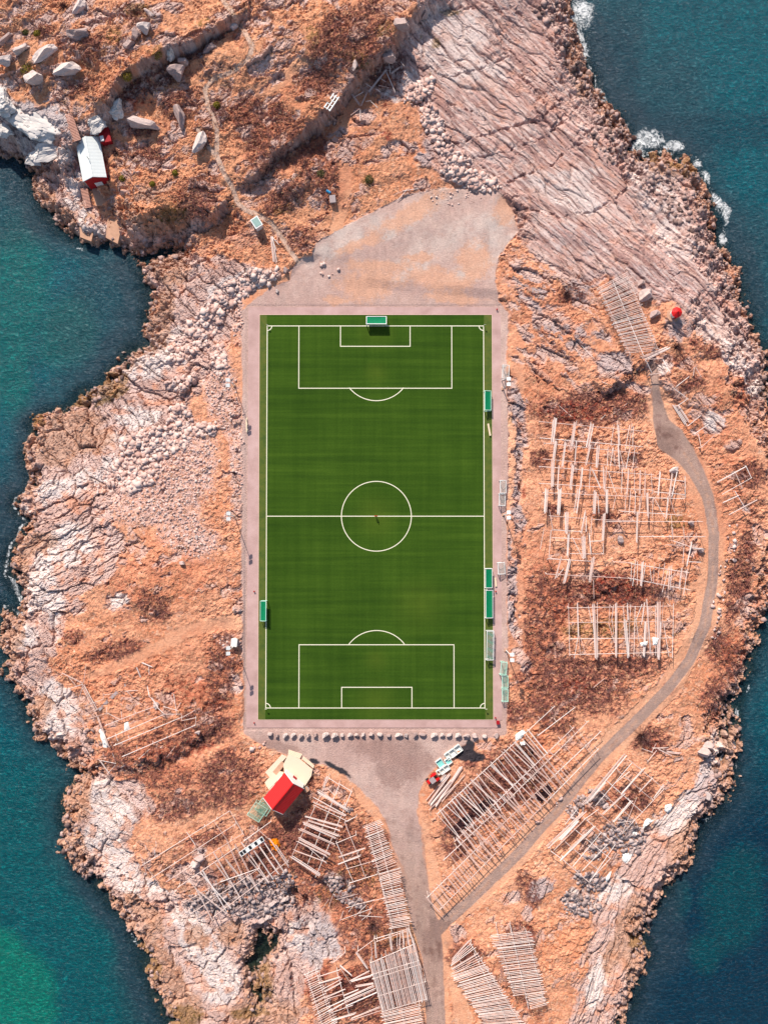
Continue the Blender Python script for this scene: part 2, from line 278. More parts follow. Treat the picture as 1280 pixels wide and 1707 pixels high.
# the made ground: gravel, asphalt road, worn footpaths
GRAV = [(405,1225),(402,520),(420,500),(452,480),(484,470),(484,452),(500,430),(520,425),(527,405),(545,395),(600,362),(680,325),(745,314),(830,318),(852,345),(864,385),(830,428),(826,470),(832,505),(846,520),(846,1226),(800,1236),(762,1246),(735,1268),(716,1290),(700,1320),(697,1360),(704,1430),(716,1520),(705,1520),(668,1440),(650,1400),(640,1365),(616,1330),(585,1302),(556,1282),(520,1272),(470,1256),(438,1244),(420,1236)]
M['gravel'] = area([GRAV], 2.5)
M['gravelpatch'] = blobs([(620,474,56,26,-5),(735,470,56,20,10),(640,445,60,10),(690,355,80,14,-28),(840,350,20,30),(600,410,50,10,-20),(790,440,30,30),(760,500,50,8),(700,430,30,8),(560,500,30,8)])
M['road'] = strokes([(60,[(672,1370,60),(680,1410,54),(690,1460,44),(700,1510,40),(713,1555,44),(722,1600,34),(724,1650,32),(727,1707,32),(730,1951,34)]),
 (22,[(722,1560,18),(745,1535,20),(790,1496,17),(868,1419,18),(930,1351,16),(1000,1262,17),(1060,1203,18),(1110,1152,17),(1150,1100,18),(1176,1040,19),(1188,960,17),(1190,890,17),(1180,828,20),(1160,785,26),(1140,755,36),(1118,732,48),(1102,705,26),(1094,660,14),(1088,606,12)]),
], 2.5)
EAST = [(735,1552),(745,1535),(790,1496),(868,1419),(930,1351),(1000,1262),(1060,1203),(1110,1152),(1150,1100),(1176,1040),(1188,960),(1190,890),(1180,828),(1160,785),(1140,755)]
MAIN = [(672,1370),(680,1410),(690,1460),(700,1510),(713,1555),(722,1600),(724,1650),(727,1707),(730,1951)]
_de, _dm = seg_dist(EAST), seg_dist(MAIN)
M['rut'] = np.maximum(np.exp(-((_de - 4.4) / 1.7) ** 2), np.exp(-((_dm - 6.5) / 2.6) ** 2) * .8)
M['crown'] = np.exp(-(_de / 2.2) ** 2)
_dr = np.hypot(PXg - 656, PYg - 1292); _da = np.arctan2(PYg - 1292, PXg - 656)
M['rings'] = (.5 + .5 * np.sin(_dr * .9)) * np.clip((46 - _dr) / 12, 0, 1) * np.clip((_dr - 14) / 8, 0, 1) * np.clip(.6 + .7 * np.cos(_da - .3), 0, 1)
M['verge'] = strokes([(40,[(745,1535),(868,1419),(1000,1262),(1110,1152),(1176,1040),(1190,890),(1160,785),(1110,720),(1094,650)]),
  (90,[(672,1400),(713,1555)]),(50,[(713,1555),(727,1707)]),(16,[(410,1046,14),(370,1042,16),(310,1056,18),(250,1086,20),(190,1112,18),(150,1128,12)]),
  (14,[(412,1040),(390,1030),(340,1040),(280,1060)]),(22,[(585,150),(578,230),(575,330),(560,380)]),
  (22,[(745,1610,16),(765,1660,26),(775,1720,30)]),(26,[(500,105),(470,130),(430,150)]),(16,[(600,1600),(560,1612),(545,1650)]),(50,[(850,560),(845,800),(850,1100)]),(16,[(1140,985),(1170,970)]),(22,[(640,1370),(600,1320),(555,1290)])], 5)
M['path'] = strokes([(8,[(368,-60),(372,0),(392,28),(409,55),(421,78),(414,97),(388,118),(352,133),(342,148),(346,170),(358,200),(362,222),(360,256),(374,290),(388,315),(396,338),(410,350),(432,358),(452,370),(468,392),(478,412),(497,437)]),
  (7,[(360,262),(345,240),(330,215)])], 1.6)
M['burnt'] = blobs([(780,1254,16,9,20),(793,1262,16,8,10),(772,1262,12,6),(784,1242,8,8),(563,1283,26,4,30),(526,1270,9,4,20),(850,1296,0.1,.1)])
M['mud'] = blobs([(640,1248,60,20,5),(680,1268,40,40),(655,1290,26,30),(640,1262,26,10),(728,1570,26,40),(740,1555,16,16),(1110,735,24,26),(465,1245,50,10,12)])
M['scree'] = blobs([(355,520,50,14,-35),(400,480,60,14,-28),(320,570,44,20,-40),(300,640,26,20),(260,740,70,30,-10),(220,800,66,50,-20),(290,820,40,40),(300,870,36,36),(320,900,30,24),(240,850,50,20),(340,700,20,40),(365,620,20,20),(345,550,30,20),(380,640,16,14),
   (790,300,40,18,15),(760,270,26,30,50),(735,230,20,30),(1215,930,14,34,15),(1197,1010,9,60,12),(1205,970,10,40),(385,1490,60,26,-20),(455,1475,40,22,-20),(430,1520,46,20),(480,1480,20,20),(930,1300,0.1,.1),(1000,1330,26,12,40),(1040,1390,30,40,40),(1000,1400,14,30,40),(960,1340,26,8,-50),(985,1470,30,16,20),
   (540,390,16,4,-60),(610,1230,0.1,.1),(250,490,0.1,.1),(1130,700,0.1,.1),(940,90,16,50,-30),(985,150,20,50,-35),(1040,240,20,30,-30),(1110,330,20,60,-40),(1170,380,20,50,-30),(900,20,30,20),(650,260,0.1,.1),(1260,560,20,30),(480,440,40,8,-30),(575,1345,14,6,40),(500,1640,30,50),(1240,860,0.1,.1),(1150,1220,0.1,.1),(240,470,0.1,.1)])
sc_w = blobs([(355,520,50,14,-35),(400,480,60,16,-28),(430,468,40,12,-25),(320,570,44,20,-40),(345,550,30,14,-45),(365,600,12,30),(300,640,20,14),(220,790,50,30,-20),(260,740,60,26,-10),(300,700,20,30),(340,715,24,12)])
sc_f = blobs([(220,810,70,50,-20),(290,820,46,50),(300,880,40,40),(330,905,34,28),(240,850,60,26),(330,760,30,50),(365,640,24,70),(380,860,10,10),(395,530,10,40),(300,780,60,60),(380,690,14,40),(700,400,160,40,0,.35),(760,330,80,20,0,.5),(380,1070,20,12,0,.8),(395,760,12,120,0,.8)])
M['flatm'] = np.maximum.reduce([M['gravel'], M['road'], flat])
for k in M: M[k] = M[k].astype(np.float32)
zb = zb.astype(np.float32); coastf = coast.astype(np.float32)

# ------------------------------------------------------------------ terrain height field on a regular plan grid
def axis(lo, hi, step, far, n=26):
    a = np.arange(lo, hi + 1e-6, step)
    e = np.cumsum(np.linspace(step * 2, (far - hi) / n * 1.9, n))
    e = e * (far - hi) / e[-1]
    return np.concatenate([(lo - e)[::-1], a, hi + e])
XS = axis(-106, 106, .22, 180); YS = axis(-140, 140, .22, 220)
X, Y = np.meshgrid(XS, YS); X = X.astype(np.float32); Y = Y.astype(np.float32)
U, V = plan(X, Y, 0)
for _ in range(3):
    H = samp(zb, U, V); U, V = plan(X, Y, H)
w1 = fbm(X * .12, Y * .12, 5, 4) - .5; w2 = fbm(X * .12, Y * .12, 9, 4) - .5
w3 = fbm(X * .7, Y * .7, 15, 4) - .5; w4 = fbm(X * .7, Y * .7, 19, 4) - .5
def mk(name, warp=1.0):
    return samp(M[name], U + warp * (22 * w1 + 13 * w3), V + warp * (22 * w2 + 13 * w4))
flatw = mk('flatm', .1)
free = 1 - sstep(.3, .7, flatw)
cst = samp(coastf, U + 16 * w1 + 10 * w3, V + 16 * w2 + 10 * w4)     # ragged distance to the shore
H0 = H
H = H * (1 - free) + free * samp(zb, U + 14 * w1 + 24 * w3, V + 14 * w2 + 24 * w4)
H = np.where(np.abs(cst) < 40, H + np.clip((cst - samp(coastf, U, V)) * .07, -1.2, 1.2) * free, H)
rock = mk('rock')
gy, gx_ = np.gradient(H); slope = np.sqrt((gx_ / np.gradient(XS)[None, :]) ** 2 + (gy / np.gradient(YS)[:, None]) ** 2)
rkn = fbm(X * .35, Y * .35, 31, 5) - .5
steep = sstep(.7, 1.25, slope + 1.6 * rkn) * free * (cst > 0)
inner = sstep(.62, .95, rock)
rk = np.maximum(sstep(.34, .66, rock + (1.05 - .75 * inner) * rkn) * free, steep * .9)
# rock relief: bedded slabs split into blocks, one bedding direction per outcrop area
REG = [((800,100),-40,1.9),((1000,330),-42,2.4),((1220,620),-45,1.8),((880,560),-30,1.3),((160,700),-62,1.3),((230,600),-25,1.1),((90,900),28,1.4),((60,1130),-60,1.2),((170,1380),-45,1.2),
       ((310,1590),-50,1.1),((510,1580),-80,1.1),((1010,1600),70,2.2),((1150,1380),50,1.7),((1240,1120),62,1.5),((60,200),12,.9),((100,60),30,1.2),((320,120),30,1.2),((300,500),-50,1.2),((130,340),-70,1.3),((620,200),-25,1.2),((280,380),20,1.1),((330,820),0,1.0)]
best = np.full(X.shape, 1e9, np.float32); rid = np.zeros(X.shape, np.int8)
for i, ((rx, ry), a, st) in enumerate(REG):
    d = (U + 60 * w1 - rx) ** 2 + (V + 60 * w2 - ry) ** 2
    rid = np.where(d < best, i, rid); best = np.minimum(best, d)
sel_head = sstep(700, 560, U) * sstep(440, 340, V); sel_right = sstep(830, 860, U) * sstep(1040, 960, U) * sstep(410, 440, V) * sstep(690, 620, V)
def outc(a, L_, B_, seed):
    ca, sa = math.cos(math.radians(a)), math.sin(math.radians(a)); xw, yw = X + 5 * w1 + 2 * w3, Y + 5 * w2 + 2 * w4
    return fbm((xw * ca + yw * sa) / L_, (-xw * sa + yw * ca) / B_, seed, 4, gain=.55)
oc = np.maximum(sel_head * sstep(.56, .62, outc(33, 6, 2.6, 501)), sel_right * sstep(.55, .62, outc(-36, 6, 1.6, 511)))
oc = np.maximum(oc, sstep(.64, .69, outc(20, 5, 3, 521)) * .8 * (1 - sstep(.2, .5, mk('verge'))))
rk = np.maximum(rk, oc * free * (1 - sstep(.2, .5, samp(M['path'], U, V))))
bandm = samp(strokes([(5,[(722,236),(760,236),(800,226),(850,212),(900,196),(930,172)]),(4,[(790,262),(850,250),(905,228),(950,192),(990,150)]),(4,[(850,300),(915,276),(965,238),(1005,196)]),(3,[(655,165),(700,168),(735,165),(790,185),(810,200)]),
 (4,[(915,105),(935,130),(958,165),(985,190),(1010,230),(1040,280),(1085,330),(1130,380)]),(3,[(690,0),(720,14),(800,10),(860,20),(900,45),(930,80)]),(4,[(860,345),(930,360),(990,350),(1030,330),(1060,300)]),(3,[(735,128),(790,118),(850,95)]),(3,[(870,120),(890,150),(915,182)])], 4).astype(np.float32), U + 12 * w3, V + 12 * w4)
RH = np.zeros(X.shape, np.float32); crack = np.zeros(X.shape, np.float32); cellv = np.full(X.shape, .5, np.float32)
needr = (rk > .02) | (cst < 12)
for i, ((rx, ry), a, st) in enumerate(REG):
    sel = (rid == i) & needr
    if not sel.any(): continue
    wk = .35 if st > 1.6 else 1.3
    xs, ys = X[sel] + wk * w3[sel], Y[sel] + wk * w4[sel]
    ca, sa = math.cos(math.radians(a)), math.sin(math.radians(a))
    l = (xs * ca + ys * sa) + 2 * w1[sel]; b = (-xs * sa + ys * ca) + (3.5 if st > 1.6 else 4) * w2[sel]
    h = 0; cr = 0; cv = 0
    for k, (L, B, amp) in enumerate([(9.5, 5.2, 1.2), (4.0, 1.9, .55), (1.7, .8, .2)]):
        st_k = st ** (1.0 if k == 0 else 1.25)
        e, c, ox, oy = worley(l / (L * st_k), b / (B / st_k ** .5), 100 + 7 * i + 50 * k)
        h = h + amp * ((c - .5) * .9 + (ox * (c - .3) + oy * (.9 * ((c * 7.7) % 1) - .2)) * .55)
        g = 1 - sstep(.0, (.09, .11, .14)[k], e)
        h = h - g * (amp * .45 + .12); cr = np.maximum(cr, g * (1, .8, .45)[k]); cv = cv + (c - .5) * (1, .8, .5)[k]
    h = h + (.34 * (fbm(l * .13, b * 1.7, 61, 3) - .5) + .22 * (vnoise(l * .3, b * 2.3, 67) - .5)) * (st > 1.5)
    h = h + .16 * (fbm(xs * 1.6, ys * 1.6, 71, 3) - .5)
    RH[sel] = h; crack[sel] = cr; cellv[sel] = .5 + .35 * cv
near = sstep(26, 0, cst)
H = H - .7 * sstep(.45, .75, bandm + .9 * (fbm(X * .9, Y * .9, 531, 3) - .5)) * rk
amp = .95 - .2 * near
slabby = mk('strata', .5); amp = amp * (1 - .55 * slabby * (1 - near))
big = blobs([(60,195,62,40,20)]).astype(np.float32); amp = amp * (1 - .5 * sstep(.3, .8, samp(big, U, V)))
H = H + rk * RH * amp
H = H + steep * ((fbm(X * .55, Y * .55, 541, 4, gain=.6) - .5) * 2.6)
H = H + (1 - rk) * sstep(20, 0, cst) * RH * .45 * free
# turf: hummocks, tussocks, small scarps facing away from the slope
hum = fbm(X * .22, Y * .22, 41, 3) - .5
hx = X + 2.2 * w3; hy = Y + 2.2 * w4
e, c, ox, oy = worley(hx / 2.3, hy / 1.7, 301)
tus = (c - .5) * .2 - (1 - sstep(0, .5, e)) * .07
e2, c2_, ox2, oy2 = worley(hx / .95, hy / .8, 305)
tus2 = (c2_ - .5) * .1 - (1 - sstep(0, .5, e2)) * .05
heath = sstep(.2, .85, mk('heath') + 1.1 * (fbm(X * .4, Y * .4, 51, 5) - .5))
mott = sstep(.52, .66, fbm(X * .055 + 3, Y * .055, 701, 5, gain=.6)) * sstep(.42, .6, fbm(X * .5, Y * .5, 705, 4))
heath = np.maximum(heath, .6 * mott)
rough = np.clip(.38 + .75 * sstep(.42, .7, fbm(X * .07, Y * .07, 81, 3)) + .45 * heath, 0, 1.15)
verge = sstep(.35, .7, mk('verge', .3)) ; path = sstep(.35, .65, mk('path', .12)); 
calm = free * (1 - .9 * verge) * (1 - path) * (1 - rk)
fine = fbm(X * 1.3, Y * 1.3, 91, 4, gain=.65) - .5
mid = np.abs(fbm(hx * .45, hy * .6, 97, 4) - .5)
H = H + calm * (hum * .8 + rough * (tus + tus2) + (.75 + .5 * heath) * fine * rough + 1.5 * mid * rough)
gp = mk('gravelpatch', 1.0); roadm = sstep(.4, .6, mk('road', .15)); gravm = sstep(.3, .7, mk('gravel', .45))
H = H + (1 - free) * (.05 * (fbm(X * .3, Y * .3, 95, 3) - .5)) - .03
# keep the ground under the pitch slab and its surround low and level
px0, py1 = at(412, 510, 0); px1, py0 = at(834, 1216, 0)
pad = sstep(0, .6, np.minimum(np.minimum(X - px0, px1 - X), np.minimum(Y - py0, py1 - Y)) + .6)
H = H * (1 - pad) - .12 * pad
H = H.astype(np.float32)
_ix = lambda x: np.interp(x, XS, np.arange(len(XS)))
_iy = lambda y: np.interp(y, YS, np.arange(len(YS)))
def ground(x, y):
    fx, fy = _ix(x), _iy(y); i, j = int(fx), int(fy); i = min(i, len(XS) - 2); j = min(j, len(YS) - 2); fx -= i; fy -= j
    return float(H[j, i] * (1 - fx) * (1 - fy) + H[j, i + 1] * fx * (1 - fy) + H[j + 1, i] * (1 - fx) * fy + H[j + 1, i + 1] * fx * fy)
def spot(px, py, dz=0.0):
    """point seen at (px,py) lying dz above the local ground"""
    z = 0.0
    for _ in range(6):
        x, y = at(px, py, z + dz); z = .5 * z + .5 * ground(x, y)
    x, y = at(px, py, z + dz)
    return Vector((x, y, z + dz))

# ------------------------------------------------------------------ ground-cover colours (albedo of each cover, no light but the painted rack shade)
K = .80
def lin(r, g, b, k=K):
    f = lambda c: ((c / 255 + .055) / 1.055) ** 2.4 if c > 10 else c / 255 / 12.92
    return np.array([f(r), f(g), f(b)], np.float32) * k
def mix(a, b, t): return a + (b - a) * t[..., None]
n1 = fbm(X * .1, Y * .1, 201, 4); n2 = fbm(X * .45, Y * .45, 205, 4); n3 = fbm(X * 1.9, Y * 1.9, 209, 3); n4 = vnoise(X * 3.4, Y * 3.4, 213)
col = np.empty(X.shape + (3,), np.float32); col[:] = lin(240, 174, 137)
col = mix(col, lin(220, 142, 102), sstep(.42, .7, n1 * .5 + n2 * .5) * .85)
col = mix(col, lin(252, 214, 184), sstep(.55, .72, n2 * .5 + n3 * .5) * .7)
col = mix(col, lin(170, 106, 80), sstep(.52, .74, n3 * .6 + .4 * n4) * .55)
ul = sstep(560, 300, V) * sstep(760, 560, U)
col = mix(col, lin(228, 158, 108), ul * .35)
col = mix(col, lin(164, 98, 80), heath * (.3 + .6 * sstep(.35, .6, n3 * .6 + n4 * .4)))
col = mix(col, lin(112, 60, 58), heath * sstep(.5, .68, n2 * .4 + n4 * .6) * .8)
red = sstep(.3, .65, mk('red') + .5 * (n2 - .5))
col = mix(col, lin(160, 66, 48), red * (.25 + .6 * sstep(.4, .65, n3)))
moss = sstep(.3, .6, mk('moss', .8) + .5 * (n3 - .5))
col = mix(col, lin(140, 105, 45), moss * .7 * (1 - .3 * rk) * sstep(.35, .6, n3))
# worn ground
col = mix(col, lin(246, 190, 152), verge * .5 * free * sstep(.3, .6, n2 * .5 + .5 * n3 + .08))
scr = np.clip(samp(np.maximum(sc_w, sc_f).astype(np.float32), U + 16 * w3, V + 16 * w4), 0, 1)
col = mix(col, lin(232, 196, 184), sstep(.2, .8, scr + .7 * (n2 - .5)) * (.45 + .5 * sstep(.4, .6, n3)))
warm = sstep(.3, .8, samp(blobs([(250,1170,150,90,-10),(230,1280,130,50),(260,950,110,60),(330,1110,80,80),(880,1000,60,160),(1200,760,60,160),(1230,1130,40,90),(590,1500,110,130),(560,240,60,130),(900,560,80,110),(470,230,80,120)]).astype(np.float32), U + 30 * w1 + 16 * w3, V + 30 * w2 + 16 * w4))
col = mix(col, lin(210, 134, 100), warm * (.2 + .45 * sstep(.4, .6, n2 * .6 + n3 * .4)))
# rock
rc = np.empty_like(col); rc[:] = lin(228, 194, 180)
rc = mix(rc, lin(204, 166, 152), sstep(.3, .9, cellv))
rc = mix(rc, lin(150, 120, 112), steep * (1 - inner) * (.35 + .5 * sstep(.4, .6, n3)))
rc = mix(rc, lin(232, 205, 196), sstep(.45, .1, cellv) * .7)
pale = sstep(.3, .6, mk('pale') + .4 * (n2 - .5)); rc = mix(rc, lin(244, 230, 222), pale * .75)
grey = sstep(.3, .6, mk('grey') + .3 * (n2 - .5)); rc = mix(rc, lin(186, 172, 172), grey * .6)
streak = fbm((X * .76 - Y * .65) * .25, (X * .65 + Y * .76) * 2.4 + 1.5 * w1, 221, 3)
rc = mix(rc, lin(212, 168, 156), slabby * (1 - pale * .6) * sstep(.45, .62, streak) * .8)
rc = mix(rc, lin(240, 216, 206), slabby * sstep(.5, .36, streak) * .6)
rc = mix(rc, lin(226, 150, 108), sstep(.55, .72, n2) * .55 * (1 - slabby * .5))
rc = mix(rc, lin(124, 92, 84), crack * .38)
linef = fbm((X * .76 - Y * .65) * .14, (X * .65 + Y * .76) * 1.9 + 2.5 * w1, 227, 3)
rc = mix(rc, lin(150, 112, 106), slabby * sstep(.54, .66, linef) * .7)
brown = sstep(.3, .7, mk('brown', .8) + .3 * (n2 - .5)) 
rc = mix(rc, mix(np.broadcast_to(lin(214, 166, 136), rc.shape), lin(170, 122, 92), sstep(.4, .65, n3)), brown * .7)
shr = np.maximum(np.maximum(rk, steep * .85), sstep(10, 2, cst) * free)
rc = mix(rc, lin(140, 105, 45), moss * .6)
col = mix(col, rc, shr)
stain_shade = samp(blobs([(1045,522,27,66,-27),(865,1615,34,58,-14),(800,1640,30,84,-36),(645,1460,24,92,-14),(665,1637,44,46,-16),(535,1665,26,50,-14),(600,1660,50,40,-14),(520,1390,50,66,20),(400,1455,70,34,-30),(800,1340,60,30,-43),(860,1300,60,40,-43)]).astype(np.float32), U + 14 * w3, V + 14 * w4)  # fish-waste stain plus the racks' shade, painted into the ground colour
col = mix(col, lin(140, 86, 74), sstep(.3, .8, stain_shade + .5 * (n2 - .5)) * (.4 + .4 * sstep(.4, .6, n3)))
wet = sstep(-4.55, -5.0, H) * (cst < 40)
col = mix(col, lin(140, 102, 72), wet * .7)
under = sstep(-4.9, -6.2, H); col = mix(col, lin(70, 72, 60), under)
# made ground
gcol = np.empty_like(col); gcol[:] = lin(200, 166, 154)
gcol = mix(gcol, lin(216, 202, 192), sstep(.4, .62, fbm((X * .9 + Y * .44) * .05, (X * .44 - Y * .9) * .16, 711, 4)) * .7 * (V < 470))
gcol = mix(gcol, lin(220, 192, 178), sstep(.35, .72, n1 * .6 + n2 * .4) * .7)
gcol = mix(gcol, lin(172, 136, 128), sstep(.42, .75, n2 * .7 + n3 * .3) * .4)
gcol = mix(gcol, lin(226, 172, 140), sstep(.2, .95, gp + .8 * (n2 - .5) + .7 * (n3 - .5)) * .75)
gcol = mix(gcol, lin(146, 112, 102), sstep(.2, .9, mk('mud') + .6 * (n2 - .5) + .4 * (n3 - .5)) * .5)
gcol = mix(gcol, lin(150, 116, 108), samp(M['rings'], U, V) * .45)
gcol = gcol * (.9 + .2 * fbm(X * .9, Y * .25, 601, 4))[..., None]
col = mix(col, gcol, gravm)
rcol = np.empty_like(col); rcol[:] = lin(178, 148, 134)
rcol = mix(rcol, lin(196, 162, 148), np.where(U < 735, sstep(.5, .62, fbm(X * 1.3, Y * .12, 231, 3)), sstep(.45, .65, n2)) * .55)
rcol = mix(rcol, lin(134, 104, 94), sstep(.55, .7, n2) * .5 + .5 * sstep(.4, .7, mk('mud')))
rcol = mix(rcol, lin(206, 176, 160), samp(M['rut'], U, V) * .5 * sstep(.35, .6, n2))
rcol = mix(rcol, lin(226, 172, 138), samp(M['crown'], U, V) * .6 * sstep(.42, .6, n2 * .5 + n3 * .5))
col = mix(col, rcol, roadm * np.where(U < 722, sstep(1330, 1500, V + 120 * (n2 - .5)), 1))
col = mix(col, lin(150, 112, 92), sstep(.1, .5, samp(M['path'], U, V)) * .4 * (1 - gravm))
col = mix(col, lin(218, 188, 168), path * .9)
burnt = sstep(.3, .6, mk('burnt', .35)); col = mix(col, lin(46, 48, 56), burnt * .97)
col = np.clip(col, 0.01, .95)

def grid_mesh(name, xs, ys, z, attrs):
    nx, ny = len(xs), len(ys)
    me = bpy.data.meshes.new(name)
    co = np.empty((ny, nx, 3), np.float32); co[..., 0] = xs[None, :]; co[..., 1] = ys[:, None]; co[..., 2] = z
    me.vertices.add(nx * ny); me.vertices.foreach_set('co', co.ravel())
    i = np.arange((ny - 1) * (nx - 1)); r = i // (nx - 1); c = i % (nx - 1); a = r * nx + c
    q = np.stack([a, a + 1, a + nx + 1, a + nx], 1).astype(np.int32).ravel()
    me.loops.add(len(q)); me.loops.foreach_set('vertex_index', q)
    n = len(i); me.polygons.add(n)
    me.polygons.foreach_set('loop_start', (np.arange(n) * 4).astype(np.int32))
    me.polygons.foreach_set('use_smooth', np.ones(n, bool))
    for an, arr in attrs.items():
        at_ = me.attributes.new(an, 'FLOAT_COLOR', 'POINT')
        rgba = np.ones((ny, nx, 4), np.float32); rgba[..., :arr.shape[-1]] = arr
        at_.data.foreach_set('color', rgba.ravel())
    me.update(); me.validate()
    return me

# ------------------------------------------------------------------ materials
class Mat:
    def __init__(s, name):
        s.m = bpy.data.materials.new(name); s.m.use_nodes = True; s.t = s.m.node_tree
        s.b = s.t.nodes['Principled BSDF']; s.out = s.t.nodes['Material Output']
    def n(s, typ, **kw):
        nd = s.t.nodes.new(typ)
        for k, v in kw.items():
            if hasattr(nd, k): setattr(nd, k, v)
            else: nd.inputs[k.replace('_', ' ')].default_value = v
        return nd
    def l(s, a, b): s.t.links.new(a, b)
    def noise(s, scale, detail=4, rough=.6, coord=None):
        nd = s.n('ShaderNodeTexNoise'); nd.inputs['Scale'].default_value = scale
        nd.inputs['Detail'].default_value = detail; nd.inputs['Roughness'].default_value = rough
        if coord is None:
            tc = s.n('ShaderNodeTexCoord'); coord = tc.outputs['Object']
        s.l(coord, nd.inputs['Vector']); return nd
    def ramp(s, src, stops):
        r = s.n('ShaderNodeValToRGB'); e = r.color_ramp.elements
        while len(e) < len(stops): e.new(.5)
        for k, (p, c) in enumerate(stops):
            e[k].position = p; e[k].color = tuple(c) + (1,) if len(c) == 3 else c
        s.l(src, r.inputs[0]); return r
    def mixc(s, mode, fac, a, b):
        m = s.n('ShaderNodeMix', data_type='RGBA', blend_type=mode)
        for sock, v in ((m.inputs[0], fac), (m.inputs[6], a), (m.inputs[7], b)):
            if isinstance(v, (int, float)): sock.default_value = v
            elif isinstance(v, tuple): sock.default_value = v if len(v) == 4 else v + (1,)
            else: s.l(v, sock)
        return m.outputs[2]
    def bump(s, h, strength=.3, dist=.05, normal=None):
        b = s.n('ShaderNodeBump'); b.inputs['Strength'].default_value = strength; b.inputs['Distance'].default_value = dist
        s.l(h, b.inputs['Height'])
        if normal: s.l(normal, b.inputs['Normal'])
        s.l(b.outputs[0], s.b.inputs['Normal']); return b
L = lambda r, g, b, k=K: tuple(float(v) for v in lin(r, g, b, k))

g = Mat('ground cover')
att = g.n('ShaderNodeAttribute', attribute_name='cover')
nf = g.noise(2.2, 7, .82); r1 = g.ramp(nf.outputs[0], [(.3, (.5, .46, .46)), (.44, (.94, .92, .92)), (.55, (1.06, 1.06, 1.06)), (.7, (1.42, 1.4, 1.38))])
nc = g.noise(.35, 4, .6); r2 = g.ramp(nc.outputs[0], [(.3, (.9, .9, .92)), (.7, (1.1, 1.07, 1.05))])
c1 = g.mixc('MULTIPLY', .85, att.outputs['Color'], r1.outputs[0]); c2 = g.mixc('MULTIPLY', .8, c1, r2.outputs[0])
g.l(c2, g.b.inputs['Base Color']); g.b.inputs['Roughness'].default_value = .92; g.b.inputs['Specular IOR Level'].default_value = .25
nb = g.noise(2.8, 6, .8); g.bump(nb.outputs[0], .9, .3)
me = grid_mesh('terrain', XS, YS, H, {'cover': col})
me.polygons.foreach_set('use_smooth', np.zeros(len(me.polygons), bool))
me.materials.append(g.m)
terrain = bpy.data.objects.new('terrain', me); C.objects.link(terrain); terrain['kind'] = 'structure'

# ------------------------------------------------------------------ sea
sx = axis(-112, 112, .6, 3000, 40); sy = axis(-146, 146, .6, 3000, 40)
SX, SY = np.meshgrid(sx, sy); SX = SX.astype(np.float32); SY = SY.astype(np.float32)
SU, SV = plan(SX, SY, SEA)
sw1 = fbm(SX * .1, SY * .1, 5, 4) - .5; sw2 = fbm(SX * .1, SY * .1, 9, 4) - .5
sd = -samp(coastf, np.clip(SU, -230, 1510) + 30 * sw1, np.clip(SV, -230, 1940) + 30 * sw2)
def sb(lst): return samp(blobs(lst).astype(np.float32), np.clip(SU, -230, 1510) + 40 * sw1, np.clip(SV, -230, 1940) + 40 * sw2)
sn = fbm(SX * .05, SY * .05, 401, 4); sn2 = fbm(SX * .35, SY * .35, 405, 4)
sc = np.empty(SX.shape + (3,), np.float32); sc[:] = lin(0, 84, 96)
sc = mix(sc, lin(0, 68, 82), sstep(.45, .65, sn))
south_e = sstep(1150, 1400, SV) * sstep(800, 1000, SU); sc = mix(sc, lin(0, 48, 68), south_e)
south_e2 = sb([(1230,1500,50,90,10),(1180,1590,34,40,20),(1130,1500,30,30)]); sc = mix(sc, lin(0, 70, 78), sstep(.2, .8, south_e2) * .8)
left_s = sstep(1150, 1350, SV) * sstep(500, 300, SU); sc = mix(sc, lin(0, 84, 88), left_s * .8)
sc = mix(sc, lin(4, 98, 96), sstep(.1, .9, sb([(30,470,60,110),(20,600,40,90),(110,560,50,60,30)])) * .8)
near_col = lin(38, 62, 74)
nearf = sstep(62, 6, sd + 24 * (sn2 - .5)) * (sd > -30)
widen = sstep(.1, .9, sb([(200,560,120,70),(180,500,60,60),(60,800,40,120),(20,340,80,70),(1100,170,90,90),(1020,80,60,120),(1240,430,50,90),(190,1500,40,120,-30),(240,1640,50,90),(1110,1560,40,60),(20,880,50,100)]))
offm = sstep(150, 60, np.maximum(np.abs(SX) - 90, np.abs(SY) - 120))
sc = mix(sc, near_col, np.clip(nearf * .7 + widen * .5, 0, .85) * offm)
sc = mix(sc, lin(2, 112, 96), sstep(.3, .8, sb([(10,1660,80,80),(30,1700,60,40),(0,1600,40,60)]) + .2 * (sn2 - .5)) * .9)
foam = np.maximum(0, sb([(1085,228,34,20,20),(1068,248,18,20),(1120,242,24,14),(1162,274,13,18,-30),(1177,305,12,22,-30),(1188,342,13,30,-20),(1202,365,10,26),(1206,400,11,20),(978,20,24,34),(968,66,16,44,-10),(1000,160,12,26,-30),(1040,210,10,9),(1100,1497,8,4,-20),(1130,1461,8,3,-20),(1190,1388,5,2),
    (1222,1190,6,20),(1225,1240,5,30),(1245,1150,5,20,30),(240,560,4,3),(128,410,20,4,20)]))
edge = sstep(9, 1, np.abs(sd - 2)) * (.4 + .22 * sstep(.5, .7, sn))
foam = np.clip(np.maximum(foam * .66, edge), 0, .68)
foam = foam * offm
clear = sstep(26, -4, sd + 10 * (sn2 - .5)) * .62 * offm
clear = np.maximum(clear, .75 * sstep(.2, .9, sb([(430,1610,40,90)])))
sc = mix(sc, lin(34, 40, 44), sstep(.2, .9, sb([(430,1610,40,90)])) * .9)
sme = grid_mesh('sea', sx, sy, np.full(SX.shape, SEA, np.float32), {'depth_colour': sc, 'shore': np.stack([foam, clear, foam], -1)})
s_ = Mat('sea water')
